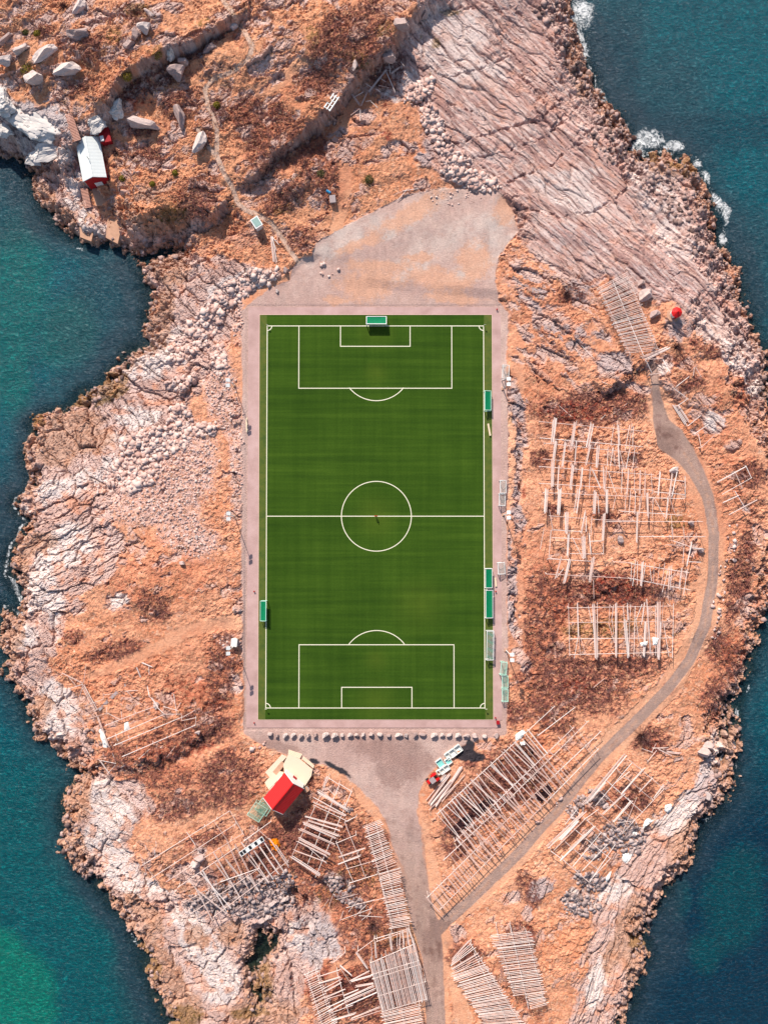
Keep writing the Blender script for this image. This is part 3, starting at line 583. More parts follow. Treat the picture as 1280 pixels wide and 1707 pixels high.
a1 = s_.n('ShaderNodeAttribute', attribute_name='depth_colour'); a2 = s_.n('ShaderNodeAttribute', attribute_name='shore')
sep = s_.n('ShaderNodeSeparateColor'); s_.l(a2.outputs['Color'], sep.inputs[0])
tc = s_.n('ShaderNodeTexCoord'); mp = s_.n('ShaderNodeMapping'); s_.l(tc.outputs['Object'], mp.inputs[0]); mp.inputs['Rotation'].default_value = (0, 0, .75); mp.inputs['Scale'].default_value = (1.0, 1.7, 1)
wv = s_.noise(.95, 4, .7, mp.outputs[0]); wv.inputs['Distortion'].default_value = .6
wv2 = s_.noise(.16, 3, .5, mp.outputs[0])
add = s_.n('ShaderNodeMath', operation='MULTIPLY_ADD'); s_.l(wv2.outputs[0], add.inputs[0]); add.inputs[1].default_value = 1.2; s_.l(wv.outputs[0], add.inputs[2])
bp = s_.bump(add.outputs[0], 1.0, .5)
# broken water: foam threads where the swell meets the rocks
fn = s_.noise(.7, 8, .7); fn.inputs['Distortion'].default_value = 1.6
fm = s_.n('ShaderNodeMath', operation='ADD'); s_.l(sep.outputs[0], fm.inputs[0]); s_.l(fn.outputs[0], fm.inputs[1])
fr = s_.ramp(fm.outputs[0], [(.98, (0, 0, 0)), (1.0, (.0, .0, .0))]); 
mr = s_.n('ShaderNodeMapRange'); s_.l(fm.outputs[0], mr.inputs[0]); mr.inputs[1].default_value = 1.04; mr.inputs[2].default_value = 1.24
s_.t.nodes.remove(fr)
crest_glint = s_.ramp(wv.outputs[0], [(.41, (.5, .62, .7)), (.5, (.86, .9, .93)), (.57, (1.2, 1.14, 1.12)), (.66, (6, 2.2, 1.95))])  # wave glints and darker troughs painted into the water colour
cc = s_.mixc('MULTIPLY', .8, a1.outputs['Color'], crest_glint.outputs[0])
cc2 = s_.mixc('MIX', mr.outputs[0], cc, L(246, 246, 244))
s_.l(cc2, s_.b.inputs['Base Color']); s_.b.inputs['Roughness'].default_value = .22; s_.b.inputs['IOR'].default_value = 1.33; s_.b.inputs['Specular IOR Level'].default_value = .32
tr = s_.n('ShaderNodeBsdfTransparent'); tr.inputs[0].default_value = (.42, .58, .56, 1)
mx = s_.n('ShaderNodeMixShader'); inv = s_.n('ShaderNodeMath', operation='SUBTRACT'); s_.l(sep.outputs[1], inv.inputs[0]); s_.l(mr.outputs[0], inv.inputs[1]); inv.use_clamp = True
s_.l(inv.outputs[0], mx.inputs[0]); s_.l(s_.b.outputs[0], mx.inputs[1]); s_.l(tr.outputs[0], mx.inputs[2]); s_.l(mx.outputs[0], s_.out.inputs[0])
sme.materials.append(s_.m)
sea = bpy.data.objects.new('sea', sme); C.objects.link(sea); sea['kind'] = 'structure'
# deep seabed sheet to the horizon
b_ = Mat('seabed'); b_.b.inputs['Base Color'].default_value = L(40, 60, 56) + (1,); b_.b.inputs['Roughness'].default_value = 1
nb_ = b_.noise(.2); b_.bump(nb_.outputs[0], .3, .3)
bm_ = grid_mesh('seabed', np.array([-3000., 3000.]), np.array([-3000., 3000.]), np.full((2, 2), -13.0, np.float32), {})
bm_.materials.append(b_.m); sb_o = bpy.data.objects.new('seabed', bm_); C.objects.link(sb_o); sb_o['kind'] = 'structure'
# ------------------------------------------------------------------ object helpers
def link(name, me, parent=None, loc=None, m=None):
    o = bpy.data.objects.new(name, me); C.objects.link(o)
    if parent is not None: o.parent = parent
    if loc is not None: o.location = loc
    if m is not None and me is not None and not me.materials: me.materials.append(m)
    return o
def tag(o, label, cat, group=None):
    o['label'] = label; o['category'] = cat
    if group: o['group'] = group
    return o
def thing(name, label, cat, loc=(0, 0, 0), rz=0.0, group=None):
    o = bpy.data.objects.new(name, None); C.objects.link(o)
    o.empty_display_size = .3; o.location = loc; o.rotation_euler = (0, 0, rz)
    return tag(o, label, cat, group)
class MB:
    def __init__(s): s.v = []; s.f = []
    def add(s, vs, fs):
        b = len(s.v); s.v += [tuple(v) for v in vs]; s.f += [tuple(i + b for i in f) for f in fs]; return s
    def box(s, x0, y0, z0, x1, y1, z1, M_=None):
        vs = [Vector(p) for p in ((x0,y0,z0),(x1,y0,z0),(x1,y1,z0),(x0,y1,z0),(x0,y0,z1),(x1,y0,z1),(x1,y1,z1),(x0,y1,z1))]
        if M_ is not None: vs = [M_ @ v for v in vs]
        return s.add(vs, [(0,3,2,1),(4,5,6,7),(0,1,5,4),(1,2,6,5),(2,3,7,6),(3,0,4,7)])
    def tube(s, a, b, r, r2=None, n=6):
        a, b = Vector(a), Vector(b); d = (b - a)
        if d.length < 1e-5: return s
        q = d.to_track_quat('Z', 'Y'); r2 = r if r2 is None else r2; vs = []
        for p, rr in ((a, r), (b, r2)):
            for k in range(n):
                t = 2 * math.pi * k / n; vs.append(p + q @ Vector((rr * math.cos(t), rr * math.sin(t), 0)))
        fs = [(k, (k + 1) % n, n + (k + 1) % n, n + k) for k in range(n)] + [tuple(range(n - 1, -1, -1)), tuple(range(n, 2 * n))]
        return s.add(vs, fs)
    def prism(s, pts, z0, z1):
        n = len(pts)
        vs = [(x, y, z0) for x, y in pts] + [(x, y, z1) for x, y in pts]
        ar = sum(pts[i][0] * pts[(i + 1) % n][1] - pts[(i + 1) % n][0] * pts[i][1] for i in range(n))
        o = range(n)
        fs = [tuple(o)[::-1], tuple(k + n for k in o)] + [(k, (k + 1) % n, n + (k + 1) % n, n + k) for k in o]
        if ar < 0: fs = [f[::-1] for f in fs]
        return s.add(vs, fs)
    def build(s, name, m, parent=None, smooth=False, loc=None):
        me = bpy.data.meshes.new(name); me.from_pydata(s.v, [], s.f); me.update()
        if smooth: me.polygons.foreach_set('use_smooth', [True] * len(me.polygons))
        me.materials.append(m)
        return link(name, me, parent, loc)
def simple(name, c, rough=.8, spec=.3, var=.12, scale=1.5, bumpd=.0, metallic=0, k=K):
    M_ = Mat(name); nz = M_.noise(scale, 4, .65)
    r = M_.ramp(nz.outputs[0], [(.3, (1 - var,) * 3), (.7, (1 + var,) * 3)])
    M_.l(M_.mixc('MULTIPLY', 1.0, L(*c, k=k), r.outputs[0]), M_.b.inputs['Base Color'])
    M_.b.inputs['Roughness'].default_value = rough; M_.b.inputs['Specular IOR Level'].default_value = spec; M_.b.inputs['Metallic'].default_value = metallic
    if bumpd: M_.bump(nz.outputs[0], .6, bumpd)
    return M_.m
m_white = simple('white painted metal', (240, 240, 236), .5, .4, .05)
m_mint = simple('mint painted tube', (196, 240, 220), .5, .4, .05)
m_line = simple('white line paint', (244, 236, 210), .8, .2, .06, 4)
m_green = simple('green netting sheet', (0, 128, 84), .8, .2, .14, 2.5)
m_net = simple('grey goal net', (205, 205, 196), .9, .1, .05)
m_netg = simple('mint goal net', (150, 205, 180), .9, .1, .05)
m_red = simple('red corrugated roofing', (224, 22, 22), .6, .35, .07, 1.2)
def corrugate(m, scale, dist):
    t = m.node_tree; tc = t.nodes.new('ShaderNodeTexCoord'); w = t.nodes.new('ShaderNodeTexWave'); w.bands_direction = 'X'; w.inputs['Scale'].default_value = scale; t.links.new(tc.outputs['Object'], w.inputs[0])
    b = t.nodes.new('ShaderNodeBump'); b.inputs['Strength'].default_value = .8; b.inputs['Distance'].default_value = dist; t.links.new(w.outputs[0], b.inputs['Height']); t.links.new(b.outputs[0], t.nodes['Principled BSDF'].inputs['Normal'])
m_redw = simple('red painted boards', (170, 18, 30), .7, .3, .1, 2)
m_roofw = simple('pale metal roofing', (236, 240, 236), .5, .4, .04, .8)
corrugate(m_red, .8, .05); corrugate(m_roofw, .35, .015)
m_wall = simple('white boards', (244, 238, 230), .7, .3, .05)
m_deck = simple('new pale decking', (240, 214, 182), .8, .2, .08, 1.2)
m_dark = simple('dark glass and rubber', (44, 44, 48), .3, .5, .1)
m_grey = simple('weathered grey plank', (176, 160, 158), .85, .2, .14, 3)
m_tub = simple('white fish tub plastic', (240, 240, 232), .55, .4, .04)
m_aqua = simple('aqua tub lining', (140, 214, 205), .5, .4, .06)
m_blue = simple('blue plastic', (20, 140, 190), .4, .5, .05)
m_orange = simple('orange netting', (250, 140, 20), .9, .1, .22, 5, .08)
m_snow = simple('old snow', (250, 248, 240), .9, .2, .05, 2, .05)
m_conc = simple('stained concrete', (206, 160, 132), .95, .2, .16, 1.1, .03)
m_tarp = simple('black netting', (58, 38, 42), .95, .1, .3, 4, .06)
m_pole = Mat('bleached pole wood'); oi = m_pole.n('ShaderNodeObjectInfo'); pr = m_pole.ramp(oi.outputs['Random'], [(0, L(226, 190, 176)), (.5, L(250, 226, 214)), (1, L(255, 244, 236))])
pn = m_pole.noise(6, 3, .6); prr = m_pole.ramp(pn.outputs[0], [(.3, (.82, .8, .8)), (.7, (1.1, 1.1, 1.1))])
m_pole.l(m_pole.mixc('MULTIPLY', 1, pr.outputs[0], prr.outputs[0]), m_pole.b.inputs['Base Color']); m_pole.b.inputs['Roughness'].default_value = .85
m_pole = m_pole.m
m_rock = Mat('boulder rock'); oi = m_rock.n('ShaderNodeObjectInfo'); pr = m_rock.ramp(oi.outputs['Random'], [(0, L(176, 150, 144)), (.5, L(206, 182, 174)), (1, L(226, 208, 200))])
pn = m_rock.noise(3, 6, .7); prr = m_rock.ramp(pn.outputs[0], [(.3, (.74, .72, .72)), (.65, (1.12, 1.1, 1.08))])
m_rock.l(m_rock.mixc('MULTIPLY', .9, pr.outputs[0], prr.outputs[0]), m_rock.b.inputs['Base Color']); m_rock.b.inputs['Roughness'].default_value = .93; m_rock.bump(pn.outputs[0], .8, .2)
m_rock = m_rock.m

# ------------------------------------------------------------------ pitch
xa, yt = at(433, 524.5); xb, yb = at(822, 1200)
T0 = .03
tm = Mat('artificial turf')
tcx = tm.n('ShaderNodeTexCoord'); mpx = tm.n('ShaderNodeMapping'); tm.l(tcx.outputs['Object'], mpx.inputs[0]); mpx.inputs['Scale'].default_value = (.02, .62, 1)
na = tm.noise(1.0, 5, .7, mpx.outputs[0]); ra = tm.ramp(na.outputs[0], [(.3, L(38, 64, 16)), (.5, L(54, 82, 20)), (.7, L(70, 98, 28))])
mp2 = tm.n('ShaderNodeMapping'); tm.l(tcx.outputs['Object'], mp2.inputs[0]); mp2.inputs['Scale'].default_value = (.55, .015, 1)
nb2 = tm.noise(1.0, 4, .7, mp2.outputs[0]); rb = tm.ramp(nb2.outputs[0], [(.35, (.86, .9, .8)), (.65, (1.14, 1.1, 1.1))])
nd = tm.noise(.055, 4, .6); rd = tm.ramp(nd.outputs[0], [(.3, (.8, .84, .74)), (.7, (1.3, 1.2, 1.14))])
ne = tm.noise(2.4, 5, .7); re = tm.ramp(ne.outputs[0], [(.3, (.84,) * 3), (.7, (1.16,) * 3)])
ra.color_ramp.elements[0].position = .15; ra.color_ramp.elements[2].position = .85
x1 = tm.mixc('MULTIPLY', .8, ra.outputs[0], rb.outputs[0]); x2 = tm.mixc('MULTIPLY', .8, x1, rd.outputs[0]); x3 = tm.mixc('MULTIPLY', .8, x2, re.outputs[0])
for wx_, wy_, wr_ in ((627, 860, 7), (627, 552, 6), (627, 1168, 7), (627, 620, 4), (627, 1100, 4), (700, 1010, 9)):
    vd = tm.n('ShaderNodeVectorMath', operation='DISTANCE'); tm.l(tcx.outputs['Object'], vd.inputs[0]); vd.inputs[1].default_value = (*at(wx_, wy_), 0)
    mm = tm.n('ShaderNodeMapRange'); tm.l(vd.outputs['Value'], mm.inputs[0]); mm.inputs[1].default_value = wr_; mm.inputs[2].default_value = .5; mm.inputs[4].default_value = .3
    mu = tm.n('ShaderNodeMath', operation='MULTIPLY'); tm.l(mm.outputs[0], mu.inputs[0]); tm.l(nd.outputs[0], mu.inputs[1]); x3 = tm.mixc('MIX', mu.outputs[0], x3, L(122, 134, 44))
tm.l(x3, tm.b.inputs['Base Color']); tm.b.inputs['Roughness'].default_value = .95; tm.b.inputs['Specular IOR Level'].default_value = .1; tm.bump(ne.outputs[0], .5, .04)
pitch = MB().box(xa, yb, -.16, xb, yt, T0).build('football_pitch', tm.m); pitch['kind'] = 'structure'
# olive run-off border sits outside the touchlines
bo = Mat('worn turf border'); nz = bo.noise(.5, 5, .7); rz_ = bo.ramp(nz.outputs[0], [(.3, L(62, 84, 22)), (.5, L(84, 98, 26)), (.7, L(100, 102, 34))]); bo.l(rz_.outputs[0], bo.b.inputs['Base Color']); bo.b.inputs['Roughness'].default_value = .95
lx0, ly1 = at(445.5, 543); lx1, ly0 = at(808, 1180.5)
m_ = MB()
for a, b in ((xa, lx0 - .1), (lx1 + .1, xb)): m_.box(a + .02, yb + .02, T0 + .001, b - .0, yt - .02, T0 + .006)
bb = m_.build('pitch_border', bo.m, pitch)
Z = T0 + .008; W = .21
def line_rect(x0, y0, x1, y1, name):
    m = MB(); h = W / 2
    m.box(x0 - h, y1 - h, Z, x1 + h, y1 + h, Z + .004); m.box(x0 - h, y0 - h, Z, x1 + h, y0 + h, Z + .004)
    m.box(x0 - h, y0 + h, Z, x0 + h, y1 - h, Z + .004); m.box(x1 - h, y0 + h, Z, x1 + h, y1 - h, Z + .004)
    return m.build(name, m_line, pitch)
def line_open(x0, x1, yg, yo, name):
    m = MB(); h = W / 2; s_ = 1 if yo > yg else -1; e = yg + s_ * h
    m.box(x0 - h, min(yo - h, yo + h), Z, x1 + h, yo + h, Z + .004)
    for x in (x0, x1): m.box(x - h, min(e, yo - s_ * h), Z, x + h, max(e, yo - s_ * h), Z + .004)
    return m.build(name, m_line, pitch)
def arc(cx, cy, r, a0, a1, name, n=64, w=W):
    m = MB(); vs = []; 
    for k in range(n + 1):
        t = math.radians(a0 + (a1 - a0) * k / n)
        for rr in (r - w / 2, r + w / 2): vs.append((cx + rr * math.cos(t), cy + rr * math.sin(t), Z + .006))
    m.add(vs, [(2 * k, 2 * k + 1, 2 * k + 3, 2 * k + 2) for k in range(n)])
    return m.build(name, m_line, pitch)
line_rect(lx0, ly0, lx1, ly1, 'boundary_line')
X_ = lambda px, py: at(px, py)[0]; Y_ = lambda py: at(640, py)[1]
hy_ = Y_(860.5); MB().box(lx0 + W / 2, hy_ - W / 2, Z, lx1 - W / 2, hy_ + W / 2, Z + .004).build('halfway_line', m_line, pitch)
ccx = X_(627.3, 860); arc(ccx, hy_, 9.1, 0, 360, 'centre_circle', 96)
line_open(X_(498, 647), X_(753, 647), ly1, Y_(647), 'penalty_area_line'); line_open(X_(567.5, 577), X_(683.5, 577), ly1, Y_(577), 'goal_area_line')
line_open(X_(498.5, 1075), X_(756.5, 1075), ly0, Y_(1075), 'penalty_area_line'); line_open(X_(569.5, 1146), X_(686.5, 1146), ly0, Y_(1146), 'goal_area_line')
arc(ccx, ly1 - 10.6, 9.1, 218.5, 321.5, 'penalty_arc', 40); arc(ccx + .1, ly0 + 10.9, 9.1, 37.5, 142.5, 'penalty_arc', 40)
for cx_, cy_, a0 in ((lx0, ly1, 270), (lx1, ly1, 180), (lx0, ly0, 0), (lx1, ly0, 90)): arc(cx_, cy_, 1.2, a0, a0 + 90, 'corner_arc', 12, .22)
# pink surround
sur = Mat('pink paving'); sn_ = sur.noise(.25, 4, .6); s2_ = sur.noise(6, 4, .7)
sr = sur.ramp(sn_.outputs[0], [(.25, L(180, 144, 136)), (.5, L(198, 161, 153)), (.75, L(212, 176, 169))]); sr2 = sur.ramp(s2_.outputs[0], [(.3, (.86,) * 3), (.7, (1.1,) * 3)])
sur.l(sur.mixc('MULTIPLY', 1, sr.outputs[0], sr2.outputs[0]), sur.b.inputs['Base Color']); sur.b.inputs['Roughness'].default_value = .9
ox0, oy1 = at(414, 511.5); ox1, _ = at(831, 511.5); _, oy0 = at(640, 1213.5)
m_ = MB(); h0, h1 = -.14, .0
m_.box(ox0, yt + .1, h0, ox1, oy1, h1); m_.box(ox0, oy0, h0, ox1, yb - .1, h1); m_.box(ox0, yb - .1, h0, xa - .1, yt + .1, h1); m_.box(xb + .1, yb - .1, h0, ox1 + .5, yt + .1, h1)
o = m_.build('pitch_surround_path', sur.m); o['kind'] = 'structure'
m_ = MB(); m_.box(xa - .1, yb - .1, -.14, xa, yt + .1, .05); m_.box(xb, yb - .1, -.14, xb + .1, yt + .1, .05); m_.box(xa, yt, -.14, xb, yt + .1, .05); m_.box(xa, yb - .1, -.14, xb, yb, .05)
o = m_.build('pitch_kerb', simple('pale kerb', (236, 200, 180), .9, .2, .1, 3)); o['kind'] = 'structure'

# ------------------------------------------------------------------ goals
def goal(px0, py0, px1, py1, label, fill, face, frame=None, tube=.09, stripes=False, skew=0):
    """goal seen from above inside the photo box; face = side the mouth looks to"""
    zb0 = spot((px0 + px1) / 2, (py0 + py1) / 2).z if px0 > 826 or px0 < 420 else T0
    ht = 2.0 if abs(py1 - py0) > 20 or abs(px1 - px0) > 26 else 1.6
    frame = frame or m_white
    (xl, yh), (xr, yl) = at(px0 - 640 + 640, py0, zb0 + ht * .6), at(px1, py1, zb0 + ht * .6)
    cx, cy = (xl + xr) / 2, (yh + yl) / 2; w, d = (xr - xl), (yh - yl)
    if face in 'NS': Wd, D = w, d; rz = 0 if face == 'S' else math.pi
    else: Wd, D = d, w; rz = -math.pi / 2 if face == 'W' else math.pi / 2
    g_ = thing('football_goal', label, 'goal', (cx, cy, zb0), rz + math.radians(skew), 'football goals on and beside the pitch')
    x, f, b = Wd / 2, -D / 2, D / 2; bt = b - .0; zt = ht
    MB().tube((-x, f, zt), (x, f, zt), tube).build('crossbar', frame, g_)
    for s_ in (-x, x): MB().tube((s_, f, 0), (s_, f, zt), tube).build('post', frame, g_)
    m = MB(); zb_ = zt * .82
    for s_ in (-x, x):
        m.tube((s_, f, zt), (s_, b, zb_), tube * .8); m.tube((s_, b, zb_), (s_, b, 0), tube * .7); m.tube((s_, f, 0), (s_, b, 0), tube * .8)
    m.tube((-x, b, zb_), (x, b, zb_), tube * .8); m.tube((-x, b, 0), (x, b, 0), tube * .8)
    m.build('back_frame', frame, g_)
    z_ = lambda yy: zt + (zb_ - zt) * (yy - f) / (b - f)
    if fill == 'sheet':
        n = 10; m = MB(); vs = []
        for i in range(n + 1):
            for j in range(5):
                u, v = -x + .12 + (2 * x - .24) * i / n, f + .12 + (D - .24) * j / 4
                vs.append((u, v, z_(v) - .05 - .12 * math.sin(math.pi * i / n) * math.sin(math.pi * j / 4)))
        fs = [(i * 5 + j, i * 5 + 5 + j, i * 5 + 6 + j, i * 5 + 1 + j) for i in range(n) for j in range(4)]
        m.add(vs, fs); m.add([(v[0], v[1], v[2] - .03) for v in vs], [q[::-1] for q in fs]); m.build('net_cover', m_green, g_)
    elif stripes:
        m = MB()
        for k in range(4):
            c_ = -x + .5 + (2 * x - 1) * k / 3.2
            q = [(c_ - .5, f + .15), (c_ + .25, f + .15), (c_ + 1.1, b - .15), (c_ + .35, b - .15)]
            q = [(min(max(a_, -x + .1), x - .1), b_) for a_, b_ in q]
            m.add([(a_, b_, z_(b_) - .05) for a_, b_ in q] + [(a_, b_, z_(b_) - .08) for a_, b_ in q], [(0, 1, 2, 3), (7, 6, 5, 4), (0, 4, 5, 1), (2, 6, 7, 3), (1, 5, 6, 2), (3, 7, 4, 0)])
        m.build('net_cover', m_green, g_)
    if fill == 'net' or stripes:
        m = MB(); st_ = .17; t_ = .016
        u = -x + st_
        while u < x: m.tube((u, f, zt), (u, b, zb_), t_, n=3); m.tube((u, b, zb_), (u, b, 0), t_, n=3); u += st_
        v = f + st_
        while v < b: m.tube((-x, v, z_(v)), (x, v, z_(v)), t_, n=3); [m.tube((s_, v, z_(v)), (s_, v, 0), t_, n=3) for s_ in (-x, x)]; v += st_
        m.build('net', m_netg if frame is m_mint else m_net, g_)
    return g_
goal(611, 528, 644, 541, 'white goal with green netting standing on the north goal line, the one the short run behind it casts shade from', 'sheet', 'S', tube=.13)['label'] = 'green-netted white goal standing alone on the north goal line'
goal(807.5, 652, 818, 684, 'green-netted goal on the right touchline, alone beside the northern half', 'sheet', 'W', m_mint)
goal(808.5, 948, 820, 980, 'green-netted goal on the right touchline, upper of the touching pair', 'sheet', 'W')
goal(809, 984, 821, 1030, 'longest green-netted goal on the right touchline, lower of the touching pair', 'sheet', 'W')
goal(810.5, 1052, 822.5, 1100, 'goal with torn diagonal green stripes of netting on the right touchline', '', 'W', stripes=True, skew=-1)
goal(434.5, 1002, 444, 1035, 'only green-netted goal on the left touchline', 'sheet', 'E', m_mint)
goal(837, 609, 848, 631, 'small white goal standing on gravel beside the northeast floodlight', 'net', 'W', skew=-3)
goal(833, 801, 843, 822, 'upper of two white goals joined end to end right of the halfway line', 'net', 'W')
goal(831.5, 823.5, 841.5, 843, 'lower of two white goals joined end to end right of the halfway line', 'net', 'W', skew=-1)
goal(829.5, 938, 841, 957, 'single white goal on the paving beside the upper green touchline pair', 'net', 'W', skew=3)
goal(834, 1104, 844, 1125, 'uppermost of three mint goals stacked south beside the paving, tilted', 'net', 'W', m_mint, skew=-5)
goal(836.5, 1127, 846.5, 1147, 'middle of three mint goals stacked south beside the paving', 'net', 'W', m_mint)
goal(836.5, 1149.5, 846.5, 1169.5, 'lowest of three mint goals stacked south beside the paving', 'net', 'W', m_mint)
goal(418, 1340, 441, 1366, 'mint goal lying at the southwest corner of the red-roofed house', 'net', 'W', m_mint, tube=.06, skew=-34)
goal(430, 1334, 452, 1356, 'mint goal against the southwest gable of the red-roofed house', 'net', 'W', m_mint, tube=.06, skew=-34)

# ------------------------------------------------------------------ floodlights, benches, markers
def floodlight(bx, by, tx, ty, label):
    b = spot(bx, by); z = b.z + 9.0; t = Vector((*at(tx, ty, z), z))
    top = Vector((b.x + (t.x - b.x) * .25, b.y + (t.y - b.y) * .25, z)); 
    g_ = thing('floodlight_mast', label, 'floodlight', b, 0, 'floodlight masts round the pitch')
    top -= b; head = t - b
    MB().tube((0, 0, -.4), top, .13, .07, 10).build('mast', m_white, g_)
    MB().box(-.35, -.35, -.4, .35, .35, .25).build('footing', m_conc, g_)
    MB().tube(top, head, .06).tube(head + Vector((0, -1.3, 0)), head + Vector((0, 1.3, 0)), .06).build('crossarm', m_white, g_)
    for s_ in (-1, 1):
        l_ = MB().box(-.5, -.42, -.12, .5, .42, .14).build('lamp_head', m_white, g_); l_.location = head + Vector((0, s_ * .68, .16)); l_.rotation_euler = (0, (-.35 if bx > 600 else .35), 0)
        MB().box(-.42, -.34, -.15, .42, .34, -.121).build('lamp_glass', m_dark, l_)
    return g_
floodlight(838, 648, 848, 636, 'white floodlight mast beside the small goal northeast of the pitch')
floodlight(839, 858, 848, 858.5, 'white floodlight mast right of the halfway line')
floodlight(843, 1084, 853.5, 1096, 'white floodlight mast above the three mint goals')
floodlight(391, 642, 380, 638, 'white floodlight mast on stony ground left of the northern half')
floodlight(391, 860, 381, 860.5, 'white floodlight mast left of the halfway line')
floodlight(392, 1076, 380.5, 1085, 'white floodlight mast below the left track beside the white cabinet')
def box_thing(name, px, py, w, d, h, rz, m, label, cat, lid=None):
    p = spot(px, py, h / 2); p.z = ground(p.x, p.y)
    g_ = thing(name, label, cat, p, math.radians(rz))
    MB().box(-w/2, -d/2, -.3, w/2, d/2, h).build('cabinet_body', m, g_)
    MB().box(-w/2 - .08, -d/2 - .08, h, w/2 + .08, d/2 + .08, h + .07).build('lid', lid or m, g_)
    return g_
box_thing('electrical_cabinet', 391, 1071, 1.4, 1.9, 1.5, -6, m_wall, 'white electrical cabinet left of the pitch beside a floodlight', 'cabinet')
box_thing('grey_crate', 554.5, 332, 1.4, 1.8, .9, 6, m_grey, 'grey crate in the grass north of the pitch below a blue barrel', 'crate', m_grey)
p = spot(547.5, 320); g_ = thing('barrel', 'small blue barrel lying in the grass north of the pitch', 'barrel', p)
MB().tube((-.5, .3, .35), (.5, -.3, .35), .36, n=14).build('drum', m_blue, g_); MB().tube((.5, -.3, .35), (.58, -.35, .35), .3, n=14).build('lid', m_blue, g_)
def bench(px0, py0, px1, py1, label, w=.45):
    a = Vector((*at(px0, py0, .45), 0)); b = Vector((*at(px1, py1, .45), 0)); c_ = (a + b) / 2
    c_.z = max(ground(c_.x, c_.y), T0 if 433 < px0 < 822 else -9); Ln = (b - a).length; d = b - a
    g_ = thing('bench', label, 'bench', c_, math.atan2(d.y, d.x))
    MB().box(-Ln/2, -w/2, .4, Ln/2, w/2, .46).build('seat', m_deck, g_)
    for s_ in (-.4, 0, .4): MB().box(s_ * Ln - .05, -w/2 + .04, 0, s_ * Ln + .05, w/2 - .04, .4).build('leg', m_grey, g_)
bench(813.5, 706, 817, 726, 'long wooden bench on the right turf border below the lone green goal')
bench(410.5, 696, 411.5, 720, 'narrow wooden bench at the left edge of the pitch surround')
bench(825.5, 963, 827, 978, 'reddish wooden bench on the paving right of the touching green goals')
def marker(px, py, r, h, m, label, name='marker_post', cat='post'):
    p = Vector((*at(px, py), 0)); z = 0.0
    g_ = thing(name, label, cat, (p.x, p.y, z)); MB().tube((0, 0, 0), (0, 0, h), r, r * .8, 8).build('shaft', m, g_); MB().tube((0, 0, h), (0, 0, h + .05), r * 1.3, r, 8).build('cap', m, g_)
marker(424, 986, .16, .5, m_redw, 'dark red post on the left paving above the left green goal')
marker(826, 986, .16, .5, m_redw, 'dark red post on the right paving between the two touching goals')
marker(825.5, 1196.5, .16, .5, m_redw, 'dark red post on the paving at the bottom right corner of the turf')
marker(828, 516, .16, .5, m_redw, 'dark red post at the top right corner of the surround')
marker(424, 1205, .14, .5, m_redw, 'dark red post at the bottom left corner of the surround')
p = at(829.5, 1204); g_ = thing('waste_bin', 'square dark red bin at the bottom right corner of the surround', 'bin', (*p, 0)); MB().box(-.38, -.38, 0, .38, .38, .8).build('bin_body', m_redw, g_); MB().box(-.42, -.42, .8, .42, .42, .86).build('lid', m_redw, g_)
for (cx_, cy_, w) in ((lx0, ly1, 'top left'), (lx1, ly1, 'top right'), (lx0, ly0, 'bottom left'), (lx1, ly0, 'bottom right')):
    g_ = thing('corner_flag', 'white corner flag post at the %s corner of the pitch' % w, 'corner flag', (cx_, cy_, T0), group='corner flags'); MB().tube((0, 0, 0), (0, 0, 1.5), .04).build('pole', m_white, g_)
    MB().box(.04, -.012, 1.1, .46, .012, 1.45).build('flag', m_line, g_)

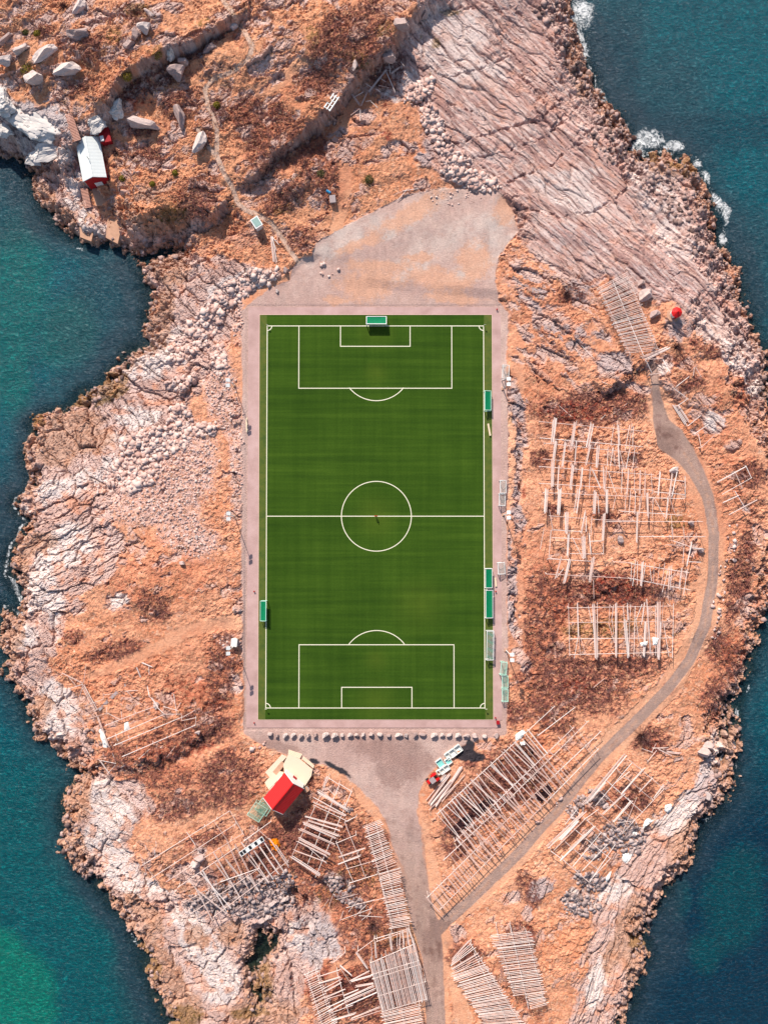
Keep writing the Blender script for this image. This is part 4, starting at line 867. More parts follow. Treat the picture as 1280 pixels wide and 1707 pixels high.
# person in red standing on the centre spot
def person():
    p = Vector((ccx - .1, hy_, Z))
    J = {'pel': (0,0,.95,.15), 'sp': (0,0,1.15,.14), 'ch': (0,.01,1.35,.22), 'nk': (0,.01,1.5,.06), 'hd': (0,0,1.58,.085), 'ht': (0,.0,1.72,.09),
     'hl': (-.1,0,.88,.1), 'kl': (-.13,.03,.48,.065), 'al': (-.15,-.02,.09,.045), 'tl': (-.17,.16,.04,.04), 'hr': (.1,0,.88,.1), 'kr': (.13,.03,.48,.065), 'ar': (.15,-.02,.09,.045), 'tr': (.17,.16,.04,.04),
     'sl': (-.2,0,1.42,.09), 'el': (-.36,-.03,1.16,.065), 'wl': (-.4,.1,.95,.04), 'fl': (-.41,.14,.87,.03), 'sr': (.2,0,1.42,.09), 'er': (.36,-.03,1.16,.065), 'wr': (.4,.1,.95,.04), 'fr': (.41,.14,.87,.03)}
    E = [('pel','sp'),('sp','ch'),('ch','nk'),('nk','hd'),('hd','ht'),('pel','hl'),('hl','kl'),('kl','al'),('al','tl'),('pel','hr'),('hr','kr'),('kr','ar'),('ar','tr'),('ch','sl'),('sl','el'),('el','wl'),('wl','fl'),('ch','sr'),('sr','er'),('er','wr'),('wr','fr')]
    ks = list(J); me = bpy.data.meshes.new('person'); me.from_pydata([J[k][:3] for k in ks], [(ks.index(a), ks.index(b)) for a, b in E], [])
    o = link('person', me, None, p); sk = o.modifiers.new('s', 'SKIN'); ss = o.modifiers.new('ss', 'SUBSURF'); ss.levels = ss.render_levels = 2
    for i, k in enumerate(ks): me.skin_vertices[0].data[i].radius = (J[k][3],) * 2
    me.skin_vertices[0].data[0].use_root = True
    M_ = Mat('person clothes and skin'); tcp = M_.n('ShaderNodeTexCoord'); sp_ = M_.n('ShaderNodeSeparateXYZ'); M_.l(tcp.outputs['Object'], sp_.inputs[0])
    mrp = M_.n('ShaderNodeMapRange'); M_.l(sp_.outputs[2], mrp.inputs[0]); mrp.inputs[2].default_value = 1.8
    rr = M_.ramp(mrp.outputs[0], [(0, L(40, 36, 40)), (.5, L(40, 36, 40)), (.52, L(250, 30, 40)), (.82, L(250, 30, 40)), (.835, L(226, 170, 140))]); rr.color_ramp.interpolation = 'CONSTANT'
    M_.l(rr.outputs[0], M_.b.inputs['Base Color']); me.materials.append(M_.m)
    h_ = bpy.data.meshes.new('hair'); import bmesh
    bm = bmesh.new(); bmesh.ops.create_icosphere(bm, subdivisions=2, radius=.115)
    for v in list(bm.verts):
        if v.co.z < -.02: v.co.z = -.02
    bm.to_mesh(h_); bm.free(); h_.materials.append(m_dark); ho = link('hair', h_, o, (0, -.015, 1.71)); 
    tag(o, 'person in a red jacket standing on the centre spot of the pitch', 'person')
person()
# ------------------------------------------------------------------ stones
import bmesh
from mathutils import noise
def rock_proto(seed, sub=2, cuts=9):
    r = random.Random(seed); bm = bmesh.new(); bmesh.ops.create_icosphere(bm, subdivisions=sub, radius=1.0)
    planes = []
    for _ in range(cuts):
        n = Vector((r.gauss(0, 1), r.gauss(0, 1), r.gauss(0, .8))).normalized(); planes.append((n, r.uniform(.38, .7)))
    for v in bm.verts:
        for n, d in planes:
            k = v.co.dot(n)
            if k > d: v.co -= n * (k - d)
        v.co *= 1 + .22 * (noise.noise(v.co * 1.7 + Vector((seed, 0, 0)))) + .1 * noise.noise(v.co * 5 + Vector((0, seed, 0)))
    me = bpy.data.meshes.new('boulder'); bm.to_mesh(me); bm.free(); me.materials.append(m_rock); return me
ROCKS = [rock_proto(s, 3, 11) for s in range(6)]
def boulder(px, py, w, h, deg, label, cat='boulder', z=.5, group=None, k=None, sink=.35):
    """w,h in photo px; deg = angle of the long side in the photo"""
    sx_, sy_ = w / 12.8, h / 12.8; sz = z * min(sx_, sy_) * 1.5
    p = spot(px, py, sz * (1 - sink)); 
    o = link('boulder', ROCKS[random.randrange(6) if k is None else k % 6], None, p)
    o.scale = (sx_ * 1.5, sy_ * 1.5, sz * 1.4); o.rotation_euler = (0, 0, math.radians(-deg))
    return tag(o, label, cat, group)
row = [(450.5,1223.5,8,7),(462,1227.5,7,6),(474.5,1227,8,7),(487.5,1226.5,8,7),(500,1228,8,7),(513.5,1227.5,9,8),(526,1226.5,8,7),(541,1226,10,9),(556.5,1226.5,9,9),(570.5,1225.5,6,8),(582.5,1225.5,7,8),(593.5,1225,6,6),(605.5,1225.5,7,7),(619,1225,8,7),(633.5,1224.5,8,7),
 (648.5,1226,7,6),(663,1225.5,10,7),(677,1226,8,7),(691,1225.5,7,8),(705,1224.5,11,6),(722,1226,9,8),(736,1225.5,6,7),(749,1225,9,6),(762,1226,8,8),(777,1226.5,11,6),(792,1226.5,9,9),(808,1227.5,7,7),(828,1226.5,9,9)]
ordn = ['first','second','third','fourth','fifth','sixth','seventh','eighth','ninth','tenth','eleventh','twelfth','thirteenth','fourteenth']
for i, (px, py, w, h) in enumerate(row):
    n = len(row); e_ = ('%s boulder from the left' % ordn[i]) if i < 14 else ('%s boulder from the right' % ordn[n - 1 - i])
    boulder(px, py, w, h, random.uniform(-30, 30), e_ + ' in the row along the gravel below the pitch', z=.75, group='boulders in a row below the pitch', sink=.3)
BL = [(240,205,40,22,10,'flat-topped pinkish boulder lying in the grass northeast of the white-roofed cabin'),(300,191,16,32,-25,'long dark-sided boulder standing beside the grass slope east of the cabin'),(331,238,18,34,5,'tall egg-shaped grey boulder beside the fork of the footpath'),
 (296,120,26,26,0,'angular cube-like boulder split by a pale edge under the cliff'),(348,81,18,16,0,'brown rounded boulder at the foot of the upper cliff'),(307,102,16,14,0,'small brown boulder wedged above the cube-like boulder'),
 (242,46,20,18,0,'white-topped boulder of the upper pair in the hillside grass'),(227,56,16,14,0,'lower left grey boulder beside the white-topped one on the hillside'),(216,73,16,16,-45,'dark grey boulder beside brown scrub on the upper hillside'),(250,22,18,9,35,'narrow pale boulder near the top edge left of the footpath'),
 (108,116,36,22,8,'broad whitish boulder with dark underside on the upper left hillside'),(76,87,50,14,-28,'long narrow log-shaped rock on the upper left hillside'),(130,56,20,34,80,'pointed pale boulder above the hillside hollow'),(131,11,16,26,10,'tall pale boulder at the top edge of the left hillside'),
 (58,128,26,24,-30,'pale boulder beside yellow moss above the great white slab'),(36,80,22,12,-30,'small pale winged boulder on the far left hillside'),(9,101,26,16,-15,'grey boulder at the far left edge of the hillside'),(10,62,22,10,-45,'slanting pale boulder at the left edge near the top'),
 (650,93,20,24,0,'white rounded boulder perched at the head of the dark gully'),(671,40,22,22,0,'pale boulder at the rim of the brown knoll'),(708,24,10,12,0,'grey boulder standing at the edge of the striped rock'),(592,108,10,14,10,'small white stone on the brown knoll above the pallet'),
 (1077,492,24,18,0,'grey flat-topped boulder right of the dense upper rack'),(1067,472,10,10,0,'small light boulder above the flat-topped one by the upper rack'),(1089,524,14,13,0,'round tan boulder between the upper rack and the red-topped light'),
 (1167,916,12,9,10,'white stone at the road edge below the upper right pole rack'),(1151,871,10,9,0,'white boulder among poles left of the right-hand road'),(1034,899,13,12,-30,'white triangular boulder in the grass amid the middle racks'),(1122,783,16,11,-20,'pale boulder at the end of a thick pole bundle by the road bend'),
 (446,1530,9,8,0,'white stone by the dark water hole at the bottom'),(438,1534,12,10,-30,'larger pale stone left of the white stone by the water hole'),(474,1500,9,8,0,'bright stone beside the dark creek'),(455,1506,12,8,-40,'oblong pale stone in the dark scree'),
 (333,1433,13,16,60,'upper pale boulder between two rack rails'),(325,1443,16,13,20,'broad lower boulder under the rack rails'),(334,1416,8,8,0,'small round boulder above the pair under the rack rails'),
 (304,939,8,8,0,'lone white stone on the stony ground left of the pitch'),(328,896,6,8,0,'small white upright stone left of the pitch'),(1180,1328,22,9,60,'stone block on the shore ledge by the inner channel'),(1175,1256,20,16,50,'large square rock block beside the channel on the right shore'),(1182,1245,18,14,40,'upper square rock block beside the channel on the right shore'),
 (476,450,9,9,0,'pale stone at the corner where the path meets the asphalt'),(462,485,6,6,0,'small dark stone on the verge above the top left of the pitch'),(330,1221,8,7,0,'square grey stone at the end of the fallen poles'),(260,1176,10,12,0,'white stone beside the fallen poles')]
for px, py, w, h, d_, lb in BL: boulder(px, py, w, h, d_, lb, z=.6)

m_slab = simple('pale grey slab rock', (230, 220, 212), .95, .15, .22, .9, .35)
def slab_proto(seed):
    me = rock_proto(seed, 5, 9)
    for v in me.vertices:
        n = noise.noise(v.co * 2.2 + Vector((seed, 3, 1))); n2_ = abs(noise.noise(v.co * 3.5 + Vector((9, seed, 1)))); v.co *= 1 + .2 * n - .16 * max(0, .12 - n2_) / .12 + .05 * noise.noise(v.co * 11)
    return me
SLABS = [slab_proto(s_) for s_ in (31, 32, 33)]
def slab(px, py, w, h, deg, z, label, k):
    p = spot(px, py, 0); o = link('rock_slab', SLABS[k % 3].copy(), None, p + Vector((0, 0, z * .05))); o.data.materials.clear(); o.data.materials.append(m_slab)
    o.scale = (w / 12.8 * 1.35, h / 12.8 * 1.35, z); o.rotation_euler = (0, 0, math.radians(-deg)); tag(o, label, 'rock slab')
slab(62, 198, 96, 56, 18, 2.2, 'largest pale rock slab left of the wooden cabin stairs', 0); slab(84, 246, 84, 30, -12, 1.8, 'long pale rock slab between the largest slab and the inlet', 1)
slab(8, 172, 40, 44, -50, 1.8, 'pale rock slab at the left edge above the largest slab', 2); slab(4, 212, 34, 26, 20, 1.6, 'grey rock slab at the left edge beside the largest slab', 3)
slab(60, 262, 44, 20, 8, 1.4, 'lowest pale rock slab overhanging the inlet left of the cabin', 4); slab(196, 183, 30, 30, -30, 2.0, 'steep grey rock slab at the cliff foot above the red annexe', 5); slab(160, 203, 44, 24, -38, 1.8, 'pinkish rock slab directly above the white-roofed cabin', 1)
slab(287, 85, 18, 34, 12, 2.0, 'pale upright slab on the cliff rim above the cube-like boulder', 2); slab(388, 42, 14, 12, 0, 2.0, 'blue-grey rock block on the cliff beside the footpath', 3)
def stone_field(name, mask, n, smin, smax, m, seed, pxr=(0, 1280, 0, 1707), sink=.25, power=2.2):
    r = np.random.default_rng(seed)
    pxs = r.uniform(pxr[0], pxr[1], n * 30); pys = r.uniform(pxr[2], pxr[3], n * 30)
    k = r.random(n * 30) < sstep(.35, .8, samp(mask, pxs + 10 * (r.random(n * 30) - .5), pys)) * (samp(coastf, pxs, pys) > -4)
    pxs, pys = pxs[k][:n], pys[k][:n]; n = len(pxs)
    bm = bmesh.new(); bmesh.ops.create_icosphere(bm, subdivisions=1, radius=1.0)
    bv = np.array([v.co[:] for v in bm.verts], np.float32); bf = np.array([[v.index for v in f.verts] for f in bm.faces], np.int32); bm.free(); bv = np.clip(bv * 2.1, -.9, .9)
    nv, nf = len(bv), len(bf)
    zz = samp(zb, pxs, pys); vx = (pxs - 640) / FPX; vy = (853.5 - pys) / FPX
    x = vx * (zz - CAM_H) / (vy * _s - _c); y = cam.location.y + (vy * _c + _s) * (zz - CAM_H) / (vy * _s - _c)
    fx = np.interp(x, XS, np.arange(len(XS))); fy = np.interp(y, YS, np.arange(len(YS))); z = H[np.round(fy).astype(int), np.round(fx).astype(int)]
    s = smin + (smax - smin) * r.random(n) ** power
    V_ = bv[None] * (1 + .6 * (r.random((n, nv, 1)) - .5)) * (s[:, None, None]) * (np.array([1, 1, .62])[None, None] * (1 + .9 * (r.random((n, 1, 3)) - .4)))
    a = r.random(n) * 6.283; ca, sa = np.cos(a)[:, None], np.sin(a)[:, None]
    X_2 = V_[..., 0] * ca - V_[..., 1] * sa; Y_2 = V_[..., 0] * sa + V_[..., 1] * ca
    co = np.stack([X_2 + x[:, None], Y_2 + y[:, None], V_[..., 2] + (z + s * (.55 - sink))[:, None]], -1).reshape(-1, 3).astype(np.float32)
    fc = (bf[None] + (np.arange(n) * nv)[:, None, None]).reshape(-1).astype(np.int32)
    me = bpy.data.meshes.new(name); me.vertices.add(n * nv); me.vertices.foreach_set('co', co.ravel()); me.loops.add(len(fc)); me.loops.foreach_set('vertex_index', fc)
    me.polygons.add(n * nf); me.polygons.foreach_set('loop_start', (np.arange(n * nf) * 3).astype(np.int32)); me.update()
    at_ = me.attributes.new('tone', 'FLOAT', 'POINT'); at_.data.foreach_set('value', np.repeat(r.random(n).astype(np.float32), nv))
    me.materials.append(m); o = link(name, me); o['kind'] = 'stuff'; return o
def scree_mat(name, c0, c1):
    q = Mat(name); a_ = q.n('ShaderNodeAttribute', attribute_name='tone'); r_ = q.ramp(a_.outputs['Fac'], [(0, L(*c0)), (1, L(*c1))]); nn = q.noise(4, 4, .7); rr = q.ramp(nn.outputs[0], [(.3, (.8,) * 3), (.7, (1.1,) * 3)])
    q.l(q.mixc('MULTIPLY', 1, r_.outputs[0], rr.outputs[0]), q.b.inputs['Base Color']); q.b.inputs['Roughness'].default_value = .95; return q.m
mp_ = scree_mat('pale scree stone', (200, 156, 142), (240, 212, 200)); mg_ = scree_mat('mixed rubble stone', (126, 104, 102), (214, 190, 182)); mb_ = scree_mat('brown shore stone', (104, 80, 74), (210, 174, 162))
stone_field('pale_scree', sc_w, 4200, .14, .62, mp_, 1, (180, 480, 420, 900), .45, 2.6)
stone_field('stony_ground', sc_f, 9000, .08, .28, mp_, 2, sink=.4, power=3)
stone_field('rubble', blobs([(385,1490,60,22,-20),(455,1475,36,18,-20),(430,1515,40,16),(340,1500,40,14,-20),(475,1500,16,16),(1000,1330,26,12,40),(1040,1395,34,30,40),(1000,1410,16,30,40),(960,1345,26,10,-50),(985,1470,30,14,20),(575,1345,12,6,40),(565,1475,26,14,20),(585,1500,30,10,20),(950,1500,14,14,0,.9),(970,1510,30,16)]), 3200, .12, .48, mg_, 3, (280, 1100, 1300, 1560))
stone_field('beach_cobbles', blobs([(790,300,40,16,15),(760,275,20,24,50),(738,238,14,26,-30),(720,200,14,24,-20),(700,150,30,14,-40)]), 1500, .18, .6, mp_, 4, (640, 860, 60, 340))
stone_field('roadside_stones', strokes([(16, [(1224,880),(1216,930),(1204,960),(1198,1010),(1190,1065)]),(8,[(541,440),(532,460)]),(6,[(540,466),(565,447)]),(10,[(900,1370),(935,1330)]),(8,[(440,1240),(412,1252)])], 3), 420, .22, .6, mp_, 5, (400, 1240, 430, 1380))
stone_field('shore_boulders', blobs([(920,10,30,30),(940,60,14,50,-20),(955,120,14,40,-25),(985,160,14,40,-35),(1015,210,20,34,-35),(1050,265,30,30,-30),(1100,300,44,30,20),(1140,340,34,40,-40),(1165,395,24,40,-20),(1010,250,16,40,-40),(1190,430,14,30,-30),(1215,480,14,40,-30),(150,1235,14,30,-30),(120,1400,20,40),(150,1450,20,20)]), 2600, .14, .62, mb_, 6, sink=.5, power=3)
stone_field('shore_rubble', np.clip(1.1 - np.abs(coast - 7) / 16, 0, 1) * .95, 2600, .12, .5, mb_, 7, power=3)

# ------------------------------------------------------------------ bare twiggy scrub over the heath (uncountable)
def scrub(name, mask, n, m, seed, ln=(.35, .8), tw=7, thr=(.35, .8)):
    r = np.random.default_rng(seed)
    pxs = r.uniform(0, 1280, n * 14); pys = r.uniform(0, 1707, n * 14)
    k = (r.random(n * 14) < sstep(thr[0], thr[1], samp(mask, pxs, pys))) & (samp(M['flatm'], pxs, pys) < .2) & (samp(coastf, pxs, pys) > 20) & (samp(M['verge'], pxs, pys) < .5) & (samp(M['burnt'], pxs, pys) < .25)
    pxs, pys = pxs[k][:n], pys[k][:n]; n = len(pxs)
    zz = samp(zb, pxs, pys); vx = (pxs - 640) / FPX; vy = (853.5 - pys) / FPX
    x = vx * (zz - CAM_H) / (vy * _s - _c); y = cam.location.y + (vy * _c + _s) * (zz - CAM_H) / (vy * _s - _c)
    z = H[np.round(np.interp(y, YS, np.arange(len(YS)))).astype(int), np.round(np.interp(x, XS, np.arange(len(XS)))).astype(int)]
    N = n * tw; x = np.repeat(x, tw); y = np.repeat(y, tw); z = np.repeat(z, tw)
    a = r.random(N) * 6.283; e = r.uniform(.15, 1.1, N); Ln = r.uniform(ln[0], ln[1], N); w = .035
    tipx, tipy, tipz = x + Ln * np.cos(a) * np.cos(e), y + Ln * np.sin(a) * np.cos(e), z + Ln * np.sin(e)
    dx, dy = -np.sin(a) * w, np.cos(a) * w
    co = np.stack([np.stack([x + dx, y + dy, z], -1), np.stack([x - dx, y - dy, z], -1), np.stack([tipx - dx * .6, tipy - dy * .6, tipz], -1), np.stack([tipx + dx * .6, tipy + dy * .6, tipz + .02], -1)], 1).reshape(-1, 3).astype(np.float32)
    me = bpy.data.meshes.new(name); me.vertices.add(N * 4); me.vertices.foreach_set('co', co.ravel()); me.loops.add(N * 4); me.loops.foreach_set('vertex_index', np.arange(N * 4, dtype=np.int32))
    me.polygons.add(N); me.polygons.foreach_set('loop_start', (np.arange(N) * 4).astype(np.int32)); me.update()
    at_ = me.attributes.new('tone', 'FLOAT', 'POINT'); at_.data.foreach_set('value', np.repeat(r.random(n).astype(np.float32), tw * 4))
    me.materials.append(m); o = link(name, me); o['kind'] = 'stuff'; return o
scrub('bare_scrub', M['heath'], 11000, scree_mat('bare twigs', (96, 54, 54), (172, 112, 98)), 21, (.4, 1.0), 9)
scrub('rust_heather', M['red'], 2500, scree_mat('rust heather', (112, 36, 30), (176, 84, 56)), 22, (.25, .6), 9)
scrub('dry_grass', np.clip(1 - M['rock'] * 1.3, 0, 1), 26000, scree_mat('straw grass', (196, 124, 86), (252, 204, 160)), 23, (.3, .65), 4, (.4, .7))
scrub('moss_cushions', M['moss'], 3000, scree_mat('olive moss tufts', (92, 78, 26), (160, 128, 52)), 24, (.15, .4), 10)

def shrub(px, py, d, label, c):
    p = spot(px, py); r = random.Random(int(px * 7 + py)); m = MB(); R_ = d / 12.8
    for k in range(260):
        a = r.random() * 6.283; e = math.asin(r.random()); q = r.uniform(.75, 1) * R_
        P = Vector((math.cos(a) * math.cos(e), math.sin(a) * math.cos(e), .8 * math.sin(e))) * q
        t = Vector((r.gauss(0, 1), r.gauss(0, 1), r.gauss(0, .6))).normalized() * .17; b = t.cross(P.normalized()) * .8
        m.add([P + t, P + b, P - t, P - b], [(0, 1, 2, 3)])
    g_ = thing('evergreen_shrub', label, 'shrub', p, group='small olive-green shrubs on the hillside'); m.build('foliage', c, g_)
    s_ = MB(); [s_.tube((0, 0, -.1), (R_ * .6 * math.cos(t), R_ * .6 * math.sin(t), R_ * .6), .05, .02, 5) for t in (0, 1.5, 3, 4.4)]; s_.build('stem', m_grey, g_)
m_olive = simple('olive leaves', (128, 112, 30), .8, .2, .2, 6)
m_olive2 = simple('dark green leaves', (84, 82, 40), .8, .2, .2, 6)
for px, py, d, lb, m in [(361,175,13,'round yellow-green shrub beside the bend of the footpath',m_olive),(62,56,13,'bright round shrub highest on the left hillside',m_olive),(43,54,11,'dark round shrub just left of the bright one',m_olive2),(45,118,22,'large mossy shrub between pale rocks on the left',m_olive),(262,91,18,'shrub hanging over the cliff edge left of the cube boulder',m_olive),
 (213,127,18,'shrub on the rim above the dark hollow',m_olive),(292,288,11,'small yellow shrub on the knoll east of the cabin',m_olive),(254,306,10,'faint olive shrub below the knoll rocks',m_olive),(204,297,12,'orange-green shrub right of the cabin',m_olive),(615,299,16,'dark green shrub north of the gravel area',m_olive2),(535,290,18,'dark bush beside the sandy track',m_olive2),
 (470,58,0.1,'x',m_olive)][:11]: shrub(px, py, d, lb, m)
for px, py, d, lb in [(1070,1228,40,'sprawling bare bush above the right-hand racks beside the road'),(945,490,24,'round bare brown bush left of the dense upper rack'),(1128,580,30,'dark bare bush below the red-topped light'),(225,262,18,'spidery bare bush right of the cabin'),(193,255,18,'pale bare bush against the right wall of the cabin'),(622,1543,34,'round bare bush west of the dense narrow rack'),(108,12,26,'dark bare bush near the top edge on the left hill')]:
    p = spot(px, py); r = random.Random(int(px)); m = MB(); R_ = d / 12.8
    for k in range(220):
        a = r.random() * 6.283; e = r.uniform(.1, 1.3); q = R_ * r.uniform(.5, 1.1); v = Vector((math.cos(a) * math.cos(e), math.sin(a) * math.cos(e), math.sin(e) * .8)) * q
        b0 = v * r.uniform(0, .3); m.tube(b0, v, .035, .012, 3)
    g_ = thing('bare_bush', lb, 'bush', p, group='bare brown bushes'); m.build('twigs', simple('bare bush twigs', (112, 78, 74), .95, .1, .2, 3) if not bpy.data.materials.get('bare bush twigs') else bpy.data.materials['bare bush twigs'], g_)
    MB().tube((0, 0, -.2), (0, 0, R_ * .3), .09, .05).build('stem', m_grey, g_)

# ------------------------------------------------------------------ fish-drying racks
POLE = MB().tube((0, 0, 0), (0, 0, 1), 1, .72, 7); pole_me = bpy.data.meshes.new('pole'); pole_me.from_pydata(POLE.v, [], POLE.f); pole_me.update(); pole_me.polygons.foreach_set('use_smooth', [True] * len(pole_me.polygons)); pole_me.materials.append(m_pole)
def pole(name, a, b, r, parent, org):
    d = b - a
    if d.length < .2: return
    o = bpy.data.objects.new(name, pole_me); C.objects.link(o); o.parent = parent
    o.matrix_local = Matrix.Translation(a - org) @ d.to_track_quat('Z', 'Y').to_matrix().to_4x4() @ Matrix.Diagonal((r, r, d.length, 1)); return o
RR = random.Random(5)
def zoomed(ox, oy, s):
    return lambda *q: [ox + q[0] / s, oy + q[1] / s, ox + q[2] / s, oy + q[3] / s] + list(q[4:])
def rack(label, rails, poles, h=2.6, group='wooden fish-drying racks', pr=.085, rr=.1, postgap=24, z0=None, name='drying_rack', cat='drying rack', level=True, poleh=None):
    """rails, poles: photo-px segments; wN = N poles side by side"""
    allp = rails or poles
    cx_ = sum((s[0] + s[2]) / 2 for s in allp) / len(allp); cy_ = sum((s[1] + s[3]) / 2 for s in allp) / len(allp)
    org = spot(cx_, cy_); g_ = thing(name, label, cat, org, group=group)
    zs = [spot(x, y).z for s in allp for x, y in ((s[0], s[1]), (s[2], s[3]))]
    def top(px, py, hh):
        if not level: return spot(px, py, hh)
        # smooth rack surface: local ground averaged over a few metres
        z = float(samp(zb, np.array([px]), np.array([py]))[0]) + hh
        return Vector((*at(px, py, z), z))
    for s in rails:
        a, b = top(s[0], s[1], h), top(s[2], s[3], h); pole('rail', a, b, rr, g_, org)
        n = max(1, int(math.hypot(s[2] - s[0], s[3] - s[1]) / postgap))
        for k in range(n + 1):
            p = a.lerp(b, min(max(k / n, .02), .98)); sd = (b - a).normalized().cross(Vector((0, 0, 1)))
            gz = ground(p.x, p.y)
            if p.z - gz < .3: continue
            sg = RR.choice((-1, 1)); f = p + sd * sg * .3; f.z = ground(f.x, f.y) - .3
            pole('post', f, p + sd * sg * -.06 + Vector((0, 0, .15)), .08, g_, org)
    ph = h + rr + pr if poleh is None else poleh
    cnt = 0; extra = MB()
    for s in poles:
        w = int(s[4]) if len(s) > 4 else 1
        a, b = top(s[0], s[1], ph), top(s[2], s[3], ph); d = b - a; d2 = Vector((d.x, d.y, 0)).normalized(); sd = Vector((-d2.y, d2.x, 0))
        for k in range(w):
            off = (k - (w - 1) / 2) * pr * 2.05; r_ = pr * RR.uniform(.82, 1.12)
            if w > 2 and k % 2 and RR.random() < .4: lift = pr * 1.5
            else: lift = 0
            e0, e1 = RR.uniform(-.35, .35), RR.uniform(-.35, .35); j0, j1 = RR.uniform(-.07, .07), RR.uniform(-.07, .07)
            A = a + sd * (off + j0) + d2 * e0 + Vector((0, 0, lift + RR.uniform(0, .04))); B = b + sd * (off * .9 + j1) + d2 * e1 + Vector((0, 0, lift + RR.uniform(0, .04)))
            if RR.random() < .5: A, B = B, A
            if cnt < 100: pole('cross_pole', A, B, r_, g_, org)
            else: extra.tube(A - org, B - org, r_, r_ * .75, 6)
            cnt += 1
    if extra.v: e_ = extra.build('cross_poles', m_pole, g_); e_['kind'] = 'stuff'
    return g_
def dense(a0, a1, b0, b1, n, jit=.8, miss=.03):
    out = []
    for k in range(n):
        t = (k + RR.uniform(-.25, .25)) / (n - 1); t = min(max(t, 0), 1)
        if RR.random() < miss: continue
        e = RR.uniform(-2.2, 2.2)
        A = (a0[0] + (a1[0] - a0[0]) * t, a0[1] + (a1[1] - a0[1]) * t); B = (b0[0] + (b1[0] - b0[0]) * t, b0[1] + (b1[1] - b0[1]) * t)
        L_ = math.hypot(B[0] - A[0], B[1] - A[1]); ux, uy = (B[0] - A[0]) / L_, (B[1] - A[1]) / L_; e2 = RR.uniform(-2.2, 2.2)
        out.append([A[0] + ux * e, A[1] + uy * e, B[0] + ux * e2, B[1] + uy * e2])
    return out
# upper right
q = zoomed(985, 440, 7.11)
rack('densely laid long rack on the rock slope left of the red-topped light', [q(110,300,470,1080), q(255,190,620,1080), q(420,110,790,1000)], dense((995,481),(1043,588),(1045.5,453),(1098,583), 49), h=2.2, pr=.076, postgap=18)
rack('bundle of three thick poles across the foot of the dense upper rack', [], [q(600,1110,900,990,3), q(640,1135,930,1000,2)], h=1.0, level=False, name='pole_bundle', cat='pole bundle', group=None, poleh=1.2, pr=.12)
rack('bare rail frame straddling the top of the right-hand track', [q(660,1130,850,1118), q(655,1150,720,1290), q(690,1310,900,1285), q(850,1130,940,1290)], [], h=2.2)
q = zoomed(1090, 600, 6.096)
rack('neat bundle of five squared poles lying beside the road above the bend', [], [q(192,465,310,650), q(205,460,325,648), q(218,458,335,640), q(230,455,345,625), q(245,455,352,610)], name='pole_bundle', cat='pole bundle', group=None, poleh=.35, level=False, pr=.14)
rack('broken small rack around the boulder east of the road bend', [q(225,270,360,165), q(190,280,340,390), q(240,465,350,390), q(410,70,400,160), q(420,70,480,170), q(345,670,480,560), q(410,750,560,650), q(480,890,620,760), q(450,750,480,890)], [], h=1.3, level=False)
rack('small ladder-shaped rack near the right shore east of the road', [q(930,1070,990,1200), q(820,1130,900,1310), q(820,1330,940,1530)], [q(650,1240,930,1085,2), q(690,1370,990,1200), q(700,1450,870,1375,2), q(760,1575,1040,1425,2)], h=1.8)
# middle right field of racks, row by row
a = zoomed(890, 690, 6.4); b = zoomed(1010, 740, 6.563); c = zoomed(890, 840, 7.53)
rack('topmost row of the middle right racks with three thick pole bundles', [a(50,80,1180,185), a(60,255,1160,350)], [a(225,50,195,310,6), a(440,80,400,330,5), a(620,100,570,350,6), a(855,100,815,340), a(895,110,910,330,3), a(1020,130,970,380), a(1045,110,1015,370), a(1055,130,1050,350)], pr=.085)
rack('second row of the middle right racks below the bare top row', [a(100,310,1130,420), a(95,480,1110,570)], [a(235,280,205,500,4), a(335,300,300,570,3), a(455,300,435,520,2), a(600,330,550,560,3), a(685,335,670,570,4), a(790,350,780,560), a(845,350,810,560), a(845,370,865,560), a(900,330,910,580,2), a(910,380,960,600), a(1020,370,980,580), a(1075,350,1050,600)], pr=.085)
rack('third row of the middle right racks reaching the pale boulder at the road', [a(50,560,1280,650), a(50,740,1280,815), b(520,370,870,410), b(520,525,870,555), b(865,350,865,590)], [a(200,500,195,780,5), a(265,540,250,800,2), a(415,540,385,800,4), a(515,570,495,800,3), a(600,560,590,800), a(620,580,715,800,2), a(740,560,745,800,2), a(775,560,755,830,2), a(790,600,870,850), a(940,600,930,850), a(1010,590,990,850,2), a(1075,600,1070,830), a(1135,600,1125,850,2), a(1190,600,1180,860,2),
   b(595,300,570,570,2), b(725,330,690,580,3), b(775,310,720,580,2), b(490,310,510,560)], pr=.085)
rack('fourth row of the middle right racks with many single upright-laid poles', [a(90,840,1280,890), b(160,735,830,780), b(480,590,860,600)], [a(135,800,120,1050,5), a(275,800,260,1070,5), a(465,800,425,1040,2), a(490,800,455,1050,2), a(655,820,640,1070,4), a(680,890,690,1070), a(775,800,775,1060,4), a(875,850,835,1040), a(985,820,970,1050), a(1030,830,1015,1060), a(1080,830,1075,1050), a(1150,840,1120,1070), a(1210,840,1215,1100,3),
   b(450,540,455,800,3), b(515,570,500,810), b(540,610,640,800), b(680,590,655,820,2), b(700,600,760,780), b(370,560,360,760)], pr=.085)
rack('fifth row of the middle right racks above the white triangular boulder', [c(200,150,640,185), c(720,195,1280,215), c(230,325,600,350), b(0,850,1060,850), b(360,1015,1085,1015)], [c(190,60,235,330), c(410,100,410,370,5), c(645,90,595,370,3), c(655,150,650,360,2), c(725,160,710,420), c(880,120,860,460,4), b(345,760,335,1070,3), b(720,900,730,1030,2), b(840,900,860,1040), b(715,790,720,900)], pr=.085)
